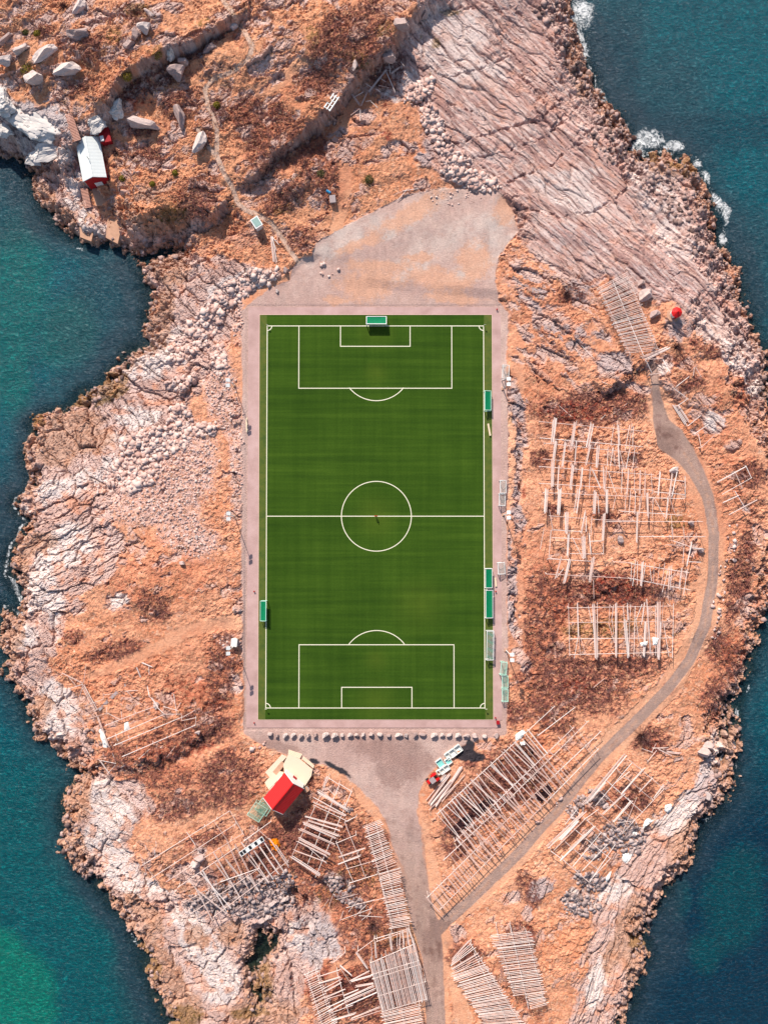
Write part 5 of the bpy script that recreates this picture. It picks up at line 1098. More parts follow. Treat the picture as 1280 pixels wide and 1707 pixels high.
rack('sixth row of the middle right racks with one very thick bundle', [c(220,425,590,440), c(700,470,860,465), c(190,680,440,710), c(450,625,880,630), b(670,1105,850,1110), b(730,1060,990,1150), b(950,1140,1060,1145)], [c(215,330,185,650), c(435,380,415,660,3), c(620,400,630,690,6), c(690,380,715,640,2), c(480,420,610,690), c(865,480,870,630), b(940,1080,880,1330,2), b(850,1120,840,1320), c(130,300,75,580)], pr=.085)
rack('lowest left row of the middle right racks above the red heather', [c(180,690,720,720), c(140,880,1280,940)], [c(340,670,270,930,2), c(450,690,380,990,4), c(745,670,700,970,5), c(380,800,280,930), c(745,950,750,1180)], pr=.085)
rack('lowest right row of the middle right racks with a comb of short poles', [b(90,1290,280,1300), b(270,1310,910,1410), b(250,1470,920,1600), b(900,1290,1040,1295)], [b(280,1280,270,1490), b(325,1280,290,1540), b(345,1280,340,1540), b(400,1290,385,1550,3), b(430,1300,400,1500), b(475,1310,500,1510), b(530,1300,515,1530), b(590,1310,560,1550), b(640,1310,605,1560), b(690,1330,620,1610), b(700,1340,680,1590,2), b(720,1330,700,1590), b(830,1350,800,1590,2), b(890,1380,850,1640)], pr=.085)
q = zoomed(930, 980, 6.095)
rack('four-railed rectangular rack above the brown scrub right of the pitch', [q(90,205,1170,185), q(110,355,1160,340), q(120,520,1165,510), q(120,680,1160,655)],
 [q(105,170,120,690), q(195,160,205,480,2), q(205,480,165,720), q(215,480,225,700), q(215,480,285,690), q(300,170,340,350), q(360,170,390,720,5), q(400,160,405,710), q(525,160,520,340), q(565,170,540,340), q(590,160,590,700,4), q(510,340,570,560), q(550,340,575,560), q(655,160,675,340), q(705,160,710,340,2), q(740,170,725,340), q(680,330,715,700,4), q(725,340,720,690), q(665,340,690,560), q(785,180,770,700), q(850,170,790,330), q(790,330,825,540), q(880,140,850,360,2), q(900,120,940,680,2), q(890,340,870,700,4),
  q(920,180,905,580), q(1020,150,1020,720,6), q(1065,150,1045,500), q(995,170,990,700), q(1070,350,1125,690), q(1120,100,1140,180), q(1170,150,1160,700), q(1045,340,1020,720,2)], pr=.08)
# the big diagonal rack between the two roads
big_rails = [[729,1357,925,1177],[757,1404,822,1343],[822,1343,957,1212],[896,1227,959,1179],[739,1435,850,1331],[850,1331,981,1202],[712,1497,803,1407],[803,1407,926,1291],[926,1291,1002,1219],[733,1517,834,1415],[834,1415,916,1332],[916,1332,998,1248]]
def lanes(n, t0, t1, ra, rb, ex=3, wmax=3, dr=(.66, .75)):
    out = []
    for k in range(n):
        t = t0 + (t1 - t0) * (k + RR.uniform(-.35, .35)) / n; an = RR.gauss(0, .07)
        dx, dy = dr[0] * math.cos(an) - dr[1] * math.sin(an), dr[0] * math.sin(an) + dr[1] * math.cos(an)
        A = (ra[0] + (ra[2] - ra[0]) * t, ra[1] + (ra[3] - ra[1]) * t); ex_, ey_ = rb[2] - rb[0], rb[3] - rb[1]
        den_ = dx * ey_ - dy * ex_; m_ = ((rb[0] - A[0]) * ey_ - (rb[1] - A[1]) * ex_) / den_
        u = ((rb[0] - A[0]) * dy - (rb[1] - A[1]) * dx) / den_
        if not -.02 < u < 1.02: continue
        e, f = RR.uniform(0, ex * 2), RR.uniform(0, ex * 2)
        out.append([A[0] - dx * e, A[1] - dy * e, A[0] + dx * (m_ + f), A[1] + dy * (m_ + f), RR.choice((1, 1, 1, 2, 2, wmax))])
    return out
R1 = [729,1357,925,1177]; R2 = [757,1404,957,1212]; R3 = [739,1435,981,1202]; R4 = [712,1497,1002,1219]; R5 = [733,1517,998,1248]
rack('huge diagonal rack filling the ground between the pitch corner and the road fork', big_rails,
  lanes(34, 0, .8, R1, R2, 3) + lanes(30, .02, .75, R2, R3, 3) + lanes(30, .05, .72, R3, R4, 3) + lanes(50, 0, .8, R4, R5, 3, 2) + lanes(5, .75, 1, R2, R3, 2, 1) + lanes(5, .72, 1, R3, R5, 2, 1), pr=.075, postgap=30)
q = zoomed(890, 1230, 5.333)
rack('open grid rack southeast of the road with a thick bundle along its upper edge', [q(860,210,1160,460), q(740,290,1070,570), q(620,360,970,670), q(600,490,910,750), q(470,580,790,850)],
 [q(440,590,800,150,3), q(460,590,820,160,2), q(500,560,640,400,2), q(540,610,870,220), q(610,680,800,500,2), q(780,500,980,270,3), q(700,760,870,560,3), q(940,480,1060,350,2), q(790,840,910,540), q(790,850,1160,450), q(1060,540,1150,420,2), q(700,420,850,300), q(720,760,890,740)[:4]], pr=.085)
rack('open grid rack on stony ground nearest the road fork with two thick bundles', [q(370,650,720,950), q(330,790,680,1080), q(280,930,570,1180), q(260,1090,490,1290), q(150,1010,260,1090)],
 [q(110,970,440,660,2), q(120,990,460,660,2), q(230,910,390,740,6), q(170,1010,460,720), q(240,1090,540,790,3), q(320,1000,460,860,5), q(340,1150,590,850), q(420,1190,650,950), q(490,1290,720,950), q(500,1270,680,1070), q(280,770,380,640), q(430,740,570,640)[:4]], pr=.085)
rack('scatter of loose poles in dark scrub above the right-hand grid rack', [], [q(950,95,1050,130), q(1060,95,1185,90,2), q(1010,215,1090,110), q(1045,130,1090,45), q(1100,100,1230,165,2), q(1180,130,1300,140,3), q(1000,190,1010,220)], name='loose_poles', cat='loose poles', group=None, poleh=.5, level=False)
# bottom centre and right
rack('dense rack at the bottom right on the grass, the one farther from the road', [[826.6,1544.6,857.7,1662],[850,1542,881,1683],[876,1550,908.5,1677]], dense((817,1560),(856.6,1660),(885,1552.5),(906.5,1653), 40) + dense((875,1659),(883,1683),(907.5,1654.5),(912,1675), 10), pr=.076, postgap=18)
rack('dense rack at the bottom edge close to the road, right of it', [[765,1598,828,1735],[790,1590,860,1735],[783,1572,885,1735]], dense((753.7,1597.5),(752.5,1625),(780,1567.5),(805,1600), 12) + dense((752.5,1625),(825,1735),(807.5,1605),(893,1735), 56), pr=.076, postgap=18)
rack('long narrow dense rack standing along the left side of the main road', [[612,1380,654,1545],[626,1372,668,1540],[634,1470,655,1548]], dense((604.8,1378),(628,1450),(634,1367),(660,1437), 28) + dense((631,1452),(649,1549),(663,1442),(684,1543), 38), pr=.08, postgap=18)
rack('wide dense rack of upright-laid poles beside the main road at the bottom', [[618,1626,699,1602],[620,1633,699,1609],[629,1662,710,1637],[636,1688,712,1666],[617,1606,692,1574]], dense((617,1607),(692,1574),(637.5,1688),(712,1667), 47), pr=.08, postgap=18)
rack('dense rack of level poles cut by the bottom edge beside the main road', [[640,1690,650,1740],[668,1682,680,1738],[698,1675,708,1732]], dense((635.8,1690),(645,1740),(699.4,1674.5),(710,1730), 22), pr=.08, postgap=18)
rack('leftmost dense rack at the bottom edge on the pale rock', [[512,1628,540,1718],[526,1618,556,1712]], dense((506.9,1626),(535,1720),(529.2,1616),(562,1705), 28), pr=.08, postgap=18)
q = zoomed(500, 1530, 5.818)
rack('rack at the bottom heaped with thick pale poles between two dense racks', [q(360,530,480,960), q(190,560,330,980), q(680,450,800,920)],
 [q(180,575,385,510,2), q(190,640,400,575,3), q(220,700,400,600), q(225,725,395,640,2), q(250,775,430,700,2), q(255,790,420,745), q(280,870,430,800,2), q(280,915,430,830,2), q(290,930,520,850), q(310,1000,540,930,3), q(490,615,680,515,2), q(500,620,700,565,3), q(540,670,715,640,3), q(430,795,710,665,3), q(430,825,730,695,4), q(450,860,735,730,2), q(490,985,775,870,2), q(510,995,780,905), q(380,460,500,560,2), q(380,475,490,640), q(545,340,650,490,3), q(420,760,560,700,2)], pr=.085)
rack('short-poled fence-like rack above the wide dense rack by the road', [q(720,210,1060,110), q(740,235,1070,120), q(690,440,1115,255), q(560,330,720,215), q(320,440,440,340)], [q(870,150,890,310,3), q(725,230,740,390,2), q(975,120,965,270,2), q(990,120,1010,260,2), q(1035,95,1050,260,3), q(1050,100,1110,260,2), q(690,260,700,420), q(945,150,940,280), q(1085,230,1180,500)], pr=.085)
q = zoomed(470, 1270, 5.565)
rack('rack heaped with thick slanting poles southeast of the red-roofed house', [q(430,160,95,870), q(530,220,240,950), q(645,280,310,1075), q(430,150,530,215), q(530,205,650,280)],
 [q(330,280,610,450,4), q(340,260,600,440,2), q(300,335,590,500,2), q(290,375,590,510,2), q(280,400,600,550), q(220,510,560,600,2), q(330,550,560,610), q(190,560,530,690,3), q(200,575,510,715,3), q(240,545,540,640,2), q(160,625,490,770,3), q(150,710,445,860,4), q(140,740,420,880,3), q(210,770,410,940), q(110,820,400,930,2), q(90,880,360,1050,4), q(100,900,340,1060,2), q(410,140,385,250,3), q(420,240,490,320)], pr=.085)
rack('nearly bare rail frame between the heaped rack and the narrow dense rack', [q(500,740,660,1115), q(580,560,700,860), q(700,860,775,1080), q(500,760,690,680), q(590,560,690,510), q(620,1130,890,1045)], [q(530,885,770,800,2), q(530,950,730,870,2), q(550,945,725,880), q(590,1000,840,925)], h=2.2, pr=.085)
q = zoomed(220, 1340, 4.74)
rack('wide rack with fanned poles left of the dark rubble, at its orange-net end', [q(270,620,880,235), q(360,665,820,350), q(400,790,700,620), q(700,620,1010,510), q(470,870,1010,510), q(640,900,1240,450), q(880,300,1100,140)],
 [q(540,540,780,830,2), q(560,530,750,860,2), q(520,690,750,870,2), q(500,660,640,930,2), q(440,590,560,750), q(640,380,860,760,2), q(700,370,860,640), q(750,300,930,700,2), q(820,330,1000,690,2), q(860,300,1080,620,2), q(900,410,1080,630,2), q(960,370,1120,600,2), q(1000,330,1160,560,3), q(1040,300,1200,540,2), q(1080,270,1240,500,2), q(650,460,780,640,2), q(740,440,900,640,2), q(980,190,1080,280), q(910,560,1000,690,2), q(1140,330,1230,460), q(560,560,660,760)], pr=.085)
rack('two long bare rails with few cross poles on the slope below the brown scrub', [q(80,490,770,60), q(140,600,830,155)], [q(70,400,110,540), q(650,140,760,300), q(775,60,880,240), q(430,220,500,330), q(820,150,810,190), q(110,500,220,640), q(190,290,195,340), q(180,370,185,415), q(100,320,120,375)], h=1.6)
# collapsed and scattered
q = zoomed(90, 1080, 4.923)
rack('collapsed rack of bent rails on the left headland below the worn track', [q(435,750,910,545), q(490,805,1050,570), q(560,895,1165,635), q(420,640,670,540), q(670,540,840,480), q(345,540,430,780), q(360,560,455,820), q(235,310,345,520), q(245,305,355,510), q(228,320,338,525)],
 [q(265,135,245,290), q(70,210,235,290,2), q(110,230,190,320), q(120,340,235,300), q(245,480,400,425), q(405,380,410,430), q(410,385,490,380), q(280,585,440,535), q(435,490,430,540), q(440,540,540,590), q(910,545,1060,545), q(1050,575,1150,515), q(1165,570,1165,630), q(1050,600,1160,575,2), q(1050,545,1050,600), q(765,310,785,400,2), q(800,410,850,480,3), q(850,490,900,540,2), q(890,480,1020,520), q(240,300,200,440), q(550,520,560,600), q(660,500,655,560), q(500,700,520,760), q(610,720,620,745), q(735,680,735,700), q(680,800,685,830), q(810,760,815,800), q(960,700,965,735), q(1075,640,1080,670)], h=1.2, pr=.07, level=False)
rack('broken poles strewn along the lower edge of the collapsed rack', [], [q(545,985,890,810,2), q(480,865,510,955), q(370,915,450,1025,2), q(510,960,435,1040), q(385,925,500,950), q(600,360,660,415), q(590,355,680,350), q(985,380,1010,560), q(1035,460,1000,520), q(720,120,800,155,2), q(780,150,780,210), q(680,170,710,240,2), q(930,895,1000,800), q(700,910,780,840), q(340,980,400,960)], name='loose_poles', cat='loose poles', group=None, poleh=.35, level=False)
q = zoomed(530, 100, 8.533)
rack('collapsed rack poles at the mouth of the dark gully near the top', [], [q(720,450,960,140,3), q(960,140,1090,440,2), q(610,640,700,460,2), q(490,490,590,630,2), q(510,520,650,450), q(680,330,760,380), q(820,400,900,460,2), q(850,350,1030,390), q(1010,40,1030,180), q(1050,180,1160,100,2), q(760,590,850,670), q(660,580,760,575), q(480,770,600,680), q(600,700,600,850), q(900,260,960,300), q(1170,10,1230,80)], name='fallen_rack', cat='fallen rack', group=None, poleh=.9, level=False)
q = zoomed(700, 1160, 7.11)
rack('pile of long brown and pale poles beside the tractor', [], [q(480,840,180,1320,2), q(500,850,200,1300,2), q(350,930,90,1290,2), q(330,940,70,1250), q(300,950,250,1010,4), q(370,1010,130,1300,3), q(530,940,260,1250,1), q(440,1040,110,1350)], name='pole_pile', cat='pole pile', group=None, poleh=.5, level=False, pr=.13)
q = zoomed(400, 340, 7.11)
rack('bundle of pale poles beside the footpath below the small shed', [], [q(370,390,400,680,3), q(380,385,430,690,2), q(375,385,430,540), q(380,385,460,480), q(440,350,445,450)], name='pole_bundle', cat='pole bundle', group=None, poleh=.6, level=False, pr=.11)
q = zoomed(500, 1480, 5)
rack('tangle of thin fallen poles on the rock left of the narrow dense rack', [], [[567,1535,620,1515],[560,1500,598,1490],[580,1522,600,1495],[590,1530,612,1508],[600,1530,604,1500],[575,1515,625,1500],[612,1530,622,1508],[535,1520,548,1500],[548,1512,556,1488],[596,1527,640,1530],[566,1536,572,1520],[604,1534,618,1522],[590,1510,640,1498]], name='fallen_rack', cat='fallen rack', group=None, poleh=.6, level=False, pr=.06)
rack('few loose poles on the heather slope above the middle right racks', [], [[933,677,953,695],[1022,690,1047,671],[958,580,975,604],[968,575,990,598],[1000,700,1010,690],[1002,636,1018,642]], name='loose_poles', cat='loose poles', group=None, poleh=.3, level=False, pr=.07)
rack('loose white pole lying in scrub below the four-railed rack', [], [[988,1147,1009,1130]], name='loose_pole', cat='pole', group=None, poleh=.3, level=False, pr=.08)
rack('crooked driftwood poles at the north rim of the gravel area', [], [[655,325,685,312],[663,333,678,316],[670,318,700,314]], name='driftwood', cat='driftwood', group=None, poleh=.3, level=False, pr=.09)
q = zoomed(90, 1080, 4.923)
p0, p1 = spot(90 + 370 / 4.923, 1080 + 510 / 4.923, .4), spot(90 + 610 / 4.923, 1080 + 270 / 4.923, .4); dd = p1 - p0
g_ = thing('plank_walkway', 'long grey plank ramp leaning over the collapsed rack on the left headland', 'plank walkway', p0, math.atan2(dd.y, dd.x)); MB().box(0, -.4, .1, dd.xy.length, .4, .2).build('deck', m_grey, g_)
for s_ in (.1, .35, .6, .9): MB().box(dd.xy.length * s_, -.3, -.5, dd.xy.length * s_ + .1, .3, .1).build('trestle', m_grey, g_)

# nets, tarps, snow: thin draped things
def drape(name, pts, label, cat, m, h=.15, poleh=0.0, bulge=.25, seed=1, group=None):
    P3 = [spot(x, y, poleh) for x, y in pts]; c_ = sum(P3, Vector()) / len(P3); r = random.Random(seed); vs = []; n = len(pts); rings = 5
    base = [p - c_ for p in P3]; pts2 = []
    for i in range(n):
        for k in range(4):
            q_ = base[i].lerp(base[(i + 1) % n], k / 4); pts2.append(q_ * (1 + r.uniform(-.07, .07)))
    n = len(pts2)
    for j in range(rings):
        f = 1 - j / rings
        for q_ in pts2:
            x, y = q_.x * f, q_.y * f; z = (ground(c_.x + x, c_.y + y) - c_.z) * (1 if poleh < .5 else 0) + (q_.z * f if poleh >= .5 else poleh)
            vs.append((x, y, z + (.03 if j == 0 else h + r.uniform(-1, 1) * bulge * h + h * (1 - f))))
    vs.append((0, 0, (0 if poleh >= .5 else ground(c_.x, c_.y) - c_.z + poleh) + h * 2))
    fs = [(j * n + i, j * n + (i + 1) % n, (j + 1) * n + (i + 1) % n, (j + 1) * n + i) for j in range(rings - 1) for i in range(n)] + [((rings - 1) * n + i, (rings - 1) * n + (i + 1) % n, rings * n) for i in range(n)]
    a_ = sum(pts2[i].x * pts2[(i + 1) % n].y - pts2[(i + 1) % n].x * pts2[i].y for i in range(n))
    if a_ < 0: fs = [f[::-1] for f in fs]
    o = MB().add(vs, fs).build(name, m, loc=c_); return tag(o, label, cat, group)
S_ = 'white snow patches left on the rocks'
for pts, lb in [([(1108,1342),(1118,1340),(1120,1350),(1112,1356),(1107,1352)],'small square snow patch farthest up the right shore rocks'),([(1077,1364),(1090,1368),(1076,1378),(1070,1384),(1072,1374)],'pointed snow patch on the right shore rocks below the square one'),([(1052,1384),(1063,1386),(1060,1393),(1050,1394)],'smallest snow patch close to the corner of the grid rack'),
   ([(1037,1424),(1056,1420),(1052,1430),(1044,1440),(1037,1436)],'largest snow patch below the grid racks'),([(1010,1462),(1019,1452),(1016,1464),(1012,1478),(1008,1466)],'narrow crooked snow patch lowest of the shore group')]: drape('snow_patch', pts, lb, 'snow patch', m_snow, .3, group=S_)
drape('white_tarp', [(207,1206),(214,1203),(217,1216),(207,1220)], 'white tarp lump among the collapsed rack rails', 'tarp', m_snow, .2)
drape('white_tarp', [(164,1218),(172,1214),(183,1247),(173,1246)], 'long white tarp draped over the lower left of the collapsed rack', 'tarp', m_snow, .2)
drape('orange_net', [(448,1400),(462,1397),(468,1410),(462,1422),(452,1412)], 'heap of orange netting beside the rack below the red-roofed house', 'net heap', m_orange, .45, 0.1, .5)
drape('white_net', [(858,1226),(870,1217),(876,1222),(868,1232),(860,1236)], 'heap of white netting on the upper left edge of the huge diagonal rack', 'net heap', m_snow, .3, 2.8, .5)
drape('white_net', [(866,1238),(874,1236),(876,1242),(868,1243)], 'smaller white net heap just inside the huge diagonal rack', 'net heap', m_snow, .25, 2.8, .5)
drape('white_net', [(1066,1072),(1080,1069),(1078,1076),(1068,1077)], 'left white net bundle on the four-railed rack', 'net heap', m_snow, .25, 2.8, .5)
drape('white_net', [(1087,1062),(1098,1064),(1094,1076),(1088,1076)], 'right white net bundle on the four-railed rack', 'net heap', m_snow, .25, 2.8, .5)
N_ = 'black nets spread under the diagonal rack'
for pts, lb in [([(747,1386),(786,1350),(794,1360),(757,1398)],'black net strip under the huge rack, lower left of the upper pair'),([(786,1350),(815,1326),(824,1338),(797,1360)],'black net strip under the huge rack, upper right of the upper pair'),
   ([(888,1328),(914,1306),(922,1320),(902,1338)],'black net strip under the huge rack beside the road'),([(872,1230),(884,1243),(892,1262),(880,1250)],'narrow black net strip beneath the white net heap')]: drape('black_net', pts, lb, 'net', m_tarp, .1, .15, .6, group=N_)

# ------------------------------------------------------------------ buildings
def frame_local(center, rz): return center, rz
# red-roofed house with a pale deck
zg = .0
def gable_house(c4, z_eave, z_ridge, roof_m, wall_m, label, name, trim_m, zbase, over=.25, ridge_along=0):
    """c4: the four eave corners as photo px in order (A,B,C,D); the ridge runs parallel to AB->DC side D-A.. """
    P4 = [Vector((*at(x, y, z_eave), 0)) for x, y in c4]
    cc_ = sum(P4, Vector()) / 4; ax = ((P4[1] - P4[0]) + (P4[2] - P4[3])) / 2; ay = ((P4[3] - P4[0]) + (P4[2] - P4[1])) / 2
    Lx, Ly = ax.length, ay.length; rz = math.atan2(ax.y, ax.x)
    g_ = thing(name, label, 'house', (cc_.x, cc_.y, zbase), rz)
    x, y = Lx / 2, Ly / 2; wx, wy = x - over, y - over; e = z_eave - zbase; r = z_ridge - zbase
    # walls with gables at both x ends (ridge along x)
    m = MB(); 
    for s_ in (-1, 1):
        X0 = s_ * wx; vs = [(X0, -wy, -1.2), (X0, wy, -1.2), (X0, wy, e), (X0, 0, r - .12), (X0, -wy, e)]
        m.add(vs, [(0, 1, 2, 3, 4) if s_ > 0 else (4, 3, 2, 1, 0)])
    m.add([(-wx, -wy, -1.2), (wx, -wy, -1.2), (wx, -wy, e), (-wx, -wy, e)], [(0, 1, 2, 3)]); m.add([(-wx, wy, -1.2), (wx, wy, -1.2), (wx, wy, e), (-wx, wy, e)], [(3, 2, 1, 0)])
    m.build('wall', wall_m, g_)
    for s_ in (-1, 1):
        t = .12; m = MB(); a = [(-x, s_ * y, e - .12), (x, s_ * y, e - .12), (x, 0, r), (-x, 0, r)]; b = [(p[0], p[1], p[2] + t) for p in a]
        f = [(0, 1, 2, 3), (7, 6, 5, 4), (0, 4, 5, 1), (1, 5, 6, 2), (2, 6, 7, 3), (3, 7, 4, 0)]
        if s_ < 0: f = [q_[::-1] for q_ in f]
        f = [q_[::-1] for q_ in f]
        m.add(a + b, f); m.build('roof', roof_m, g_)
    m = MB(); m.box(-x, -.12, r + .1, x, .12, r + .17); m.build('ridge_cap', roof_m, g_)
    for s_ in (-1, 1):
        m = MB()
        for t_ in (-1, 1): m.tube((s_ * (x + .02), t_ * y, e - .05), (s_ * (x + .02), 0, r + .08), .09, n=4)
        m.build('barge_board', trim_m, g_)
    return g_, Lx, Ly, e, r
zh = 0.3
g1, Lx, Ly, e, r_ = gable_house([(438.5,1331.5),(474.5,1288),(506.5,1315.5),(472,1357.5)], 4.6, 6.8, m_red, m_wall, 'house with bright red gabled roof and white walls on a pale deck below the pitch', 'red_roofed_house', m_white, zh)
hw = Ly / 2 - .25
for k in (-3, 0, 3):
    for s_ in (-1, 1):
        w_ = MB().box(k - .55, s_ * hw - .06, 1.2, k + .55, s_ * hw + .06, 2.5).build('window', m_white, g1); MB().box(k - .45, s_ * hw - .08, 1.3, k + .45, s_ * hw + .08, 2.4).build('pane', m_dark, w_)
MB().box(Lx/2 - .32, -.6, 0, Lx/2 - .2, .6, 2.2).build('door', m_redw, g1)
MB().box(-1.3, -.45, r_ - .5, -.7, .1, r_ + .4).build('chimney', m_red, g1) if False else None
pp = Vector((*at(510, 1316, 3.5), 3.5)); 
def deck(pts_list, z, name, label, cat):
    allp = [p for pts in pts_list for p in pts]; c_ = Vector((*at(sum(p[0] for p in allp) / len(allp), sum(p[1] for p in allp) / len(allp), z), 0)); c_.z = z
    g_ = thing(name, label, cat, c_)
    for i, pts in enumerate(pts_list):
        q_ = [(at(x, y, z)[0] - c_.x, at(x, y, z)[1] - c_.y) for x, y in pts]; MB().prism(q_, -.12 - .004 * i, .0 - .16 * i).build('deck_board', m_deck_stripes, g_)
    return g_, c_
dm = Mat('pale plank decking'); tc_ = dm.n('ShaderNodeTexCoord'); mp_d = dm.n('ShaderNodeMapping'); dm.l(tc_.outputs['Object'], mp_d.inputs[0]); mp_d.inputs['Rotation'].default_value = (0, 0, math.radians(-38))
wv_ = dm.n('ShaderNodeTexWave', bands_direction='X'); dm.l(mp_d.outputs[0], wv_.inputs[0]); wv_.inputs['Scale'].default_value = 1.05; wv_.inputs['Distortion'].default_value = .2
rm_ = dm.ramp(wv_.outputs[0], [(0, L(206, 172, 144)), (.12, L(240, 216, 188)), (1, L(248, 226, 198))]); dm.l(rm_.outputs[0], dm.b.inputs['Base Color']); dm.b.inputs['Roughness'].default_value = .85; m_deck_stripes = dm.m
gd, dc = deck([[(481,1257),(500,1266),(521,1283),(519,1294),(507,1313),(474,1288),(472,1275)]], .9, 'timber_deck', 'broad pale timber terrace on the northeast side of the red-roofed house', 'deck')
gs, sc_ = deck([[(470,1258),(478,1262),(458,1284),(474,1288),(448,1317),(441,1305),(449,1296),(442,1288)]], .75, 'timber_deck', 'narrow pale side deck with a sunken pink bay northwest of the red-roofed house', 'deck')
MB().box(-2.3, -1, -.1, 1.3, .25, .02, Matrix.Translation((1.2, 1.6, 0)) @ Matrix.Rotation(math.radians(50), 4, 'Z')).build('sunken_bay', m_conc, gs)
for k in range(4):
    pts = [(478 + k * 1.5, 1259 - k * .3), (500 + k * .4, 1266 - k * 1.5)]
    a_, b_ = Vector((*at(480, 1257 - k * 1.5, .6), .7 - k * .18)), Vector((*at(500 + k, 1265 - k * 1.6, .6), .7 - k * .18)); m = MB(); d_ = (b_ - a_); n_ = Vector((-d_.y, d_.x, 0)).normalized() * .3
    m.add([a_ - dc, b_ - dc, b_ - dc + n_, a_ - dc + n_] + [v - dc - Vector((0, 0, .1)) for v in (a_, b_, b_ + n_, a_ + n_)], [(0, 1, 2, 3), (7, 6, 5, 4), (0, 4, 5, 1), (1, 5, 6, 2), (2, 6, 7, 3), (3, 7, 4, 0)]); m.build('step', m_deck_stripes, gd)
for k in range(3):
    a_, b_ = Vector((*at(503 + k * .9, 1265.5 - k * 1.1, .6), .7 - k * .18)), Vector((*at(522 + k * .5, 1281 - k * 1.4, .6), .7 - k * .18)); m = MB(); d_ = (b_ - a_); n_ = Vector((-d_.y, d_.x, 0)).normalized() * .3
    m.add([a_ - dc, b_ - dc, b_ - dc + n_, a_ - dc + n_] + [v - dc - Vector((0, 0, .1)) for v in (a_, b_, b_ + n_, a_ + n_)], [(0, 1, 2, 3), (7, 6, 5, 4), (0, 4, 5, 1), (1, 5, 6, 2), (2, 6, 7, 3), (3, 7, 4, 0)]); m.build('step', m_deck_stripes, gd)
o = box_thing('outside_unit', 511, 1315.5, .9, 1.1, 1.2, 35, m_wall, 'small whitish unit against the southeast corner of the red-roofed house', 'utility box', m_conc)
# white-roofed cabin by the water
g2, Lx2, Ly2, e2_, r2_ = gable_house([(138,300.5),(125.5,235),(165.5,228),(178,296)], 3.6, 5.0, m_roofw, m_redw, 'boathouse cabin with white metal roof and dark red walls above the western inlet', 'white_roofed_cabin', m_white, -.8)
MB().tube((-.6, .15, r2_ + .1), (-.6, .15, r2_ + 1.3), .09, .07, 8).build('chimney_pipe', m_dark, g2)
MB().box(Lx2/2 - .3 if False else -Lx2/2 + .18, -1.0, -.4, -Lx2/2 + .27, 1.0, 2.1).build('boathouse_door', m_white, g2)
p = spot(174, 224, 1.6); gx = thing('red_lean_to', 'low dark red annexe at the upper right corner of the white-roofed cabin', 'shed', (p.x, p.y, p.z - 1.6), math.radians(12))
m = MB().box(-1.3, -1.8, -1, 1.3, 1.8, 1.5); m.build('wall', m_redw, gx); MB().add([(-1.4,-1.9,1.55),(1.4,-1.9,1.35),(1.4,1.9,1.35),(-1.4,1.9,1.55),(-1.4,-1.9,1.65),(1.4,-1.9,1.45),(1.4,1.9,1.45),(-1.4,1.9,1.65)],[(3,2,1,0),(4,5,6,7),(0,1,5,4),(1,2,6,5),(2,3,7,6),(3,0,4,7)]).build('roof', m_redw, gx); MB().box(-1.2, -1.6, 1.6, -.3, -.3, 2.0).build('skylight', m_white, gx)
def stair(px0, py0, px1, py1, wpx, n, label, lift):
    P_ = [spot(px0 + (px1 - px0) * k / (n - 1), py0 + (py1 - py0) * k / (n - 1), lift) for k in range(n)]
    zs_ = [p.z for p in P_]; z0 = max(zs_[:3]) + .2; z1 = max(zs_[-3:]) + .1
    up = max(max(zs_[k] - (z0 + (z1 - z0) * k / (n - 1)) for k in range(n)), 0) * .8
    a_ = Vector((*at(px0, py0, z0 + up), z0 + up)); b_ = Vector((*at(px1, py1, z1 + up), z1 + up)); d_ = b_ - a_
    g_ = thing('wooden_stairs', label, 'stairs', b_, math.atan2(d_.y, d_.x)); Ln = d_.xy.length; w = wpx / 6.4 / 2; dz = a_.z - b_.z
    for k in range(n):
        x = -Ln + Ln * (k + .5) / n; z = dz * (1 - (k + .5) / n); MB().box(x - Ln / n * .32, -w, z, x + Ln / n * .32, w, z + .07).build('tread', m_grey_w, g_)
    for s_ in (-1, 1): MB().tube((-Ln, s_ * w * .9, dz - .1), (0, s_ * w * .9, -.1), .08, n=4).build('stringer', m_dark, g_)
    for k in (0, .5, 1): MB().tube((-Ln * (1 - k), 0, dz * (1 - k) - .1), (-Ln * (1 - k), 0, dz * (1 - k) - 2.5), .1, n=5).build('support_post', m_dark, g_)
m_grey_w = simple('weathered stair wood', (214, 160, 140), .85, .2, .1, 3)
stair(114, 189, 129.5, 234, 12, 19, 'steep wooden stairs descending the cliff to the left side of the white-roofed cabin', .4)
stair(140, 313, 147, 346, 12, 14, 'lower wooden steps running from the cabin down towards the concrete piers', .4)
def block(pts, z0, z1, label, name='concrete_pier', cat='concrete pier', m=m_conc):
    c_ = at(sum(p[0] for p in pts) / len(pts), sum(p[1] for p in pts) / len(pts), z1); g_ = thing(name, label, cat, (c_[0], c_[1], z0))
    q_ = [(at(x, y, z1)[0] - c_[0], at(x, y, z1)[1] - c_[1]) for x, y in pts]; MB().prism(q_, -.5, z1 - z0).build('body', m, g_); q2 = [(x * 1.04, y * 1.04) for x, y in q_]; MB().prism(q2, z1 - z0 - .25, z1 - z0 + .06).build('coping', m, g_)
block([(180,364),(199,367),(203,376),(196,405),(177,395)], -5.5, -2.2, 'right concrete pier with a kite-shaped top at the water below the cabin')
block([(140,352),(158,360),(157,380),(152,401),(134,394),(133,375)], -5.5, -2.5, 'left concrete pier at the foot of the lower steps below the cabin')
block([(160,370),(176,375),(175,380),(160,378)], -5.5, -3.4, 'short low concrete block joining the two piers')
block([(152,303),(181,302),(183,340),(160,342)], -3.2, -1.6, 'brown timber slipway apron running out from the cabin gable', 'slipway', 'slipway')
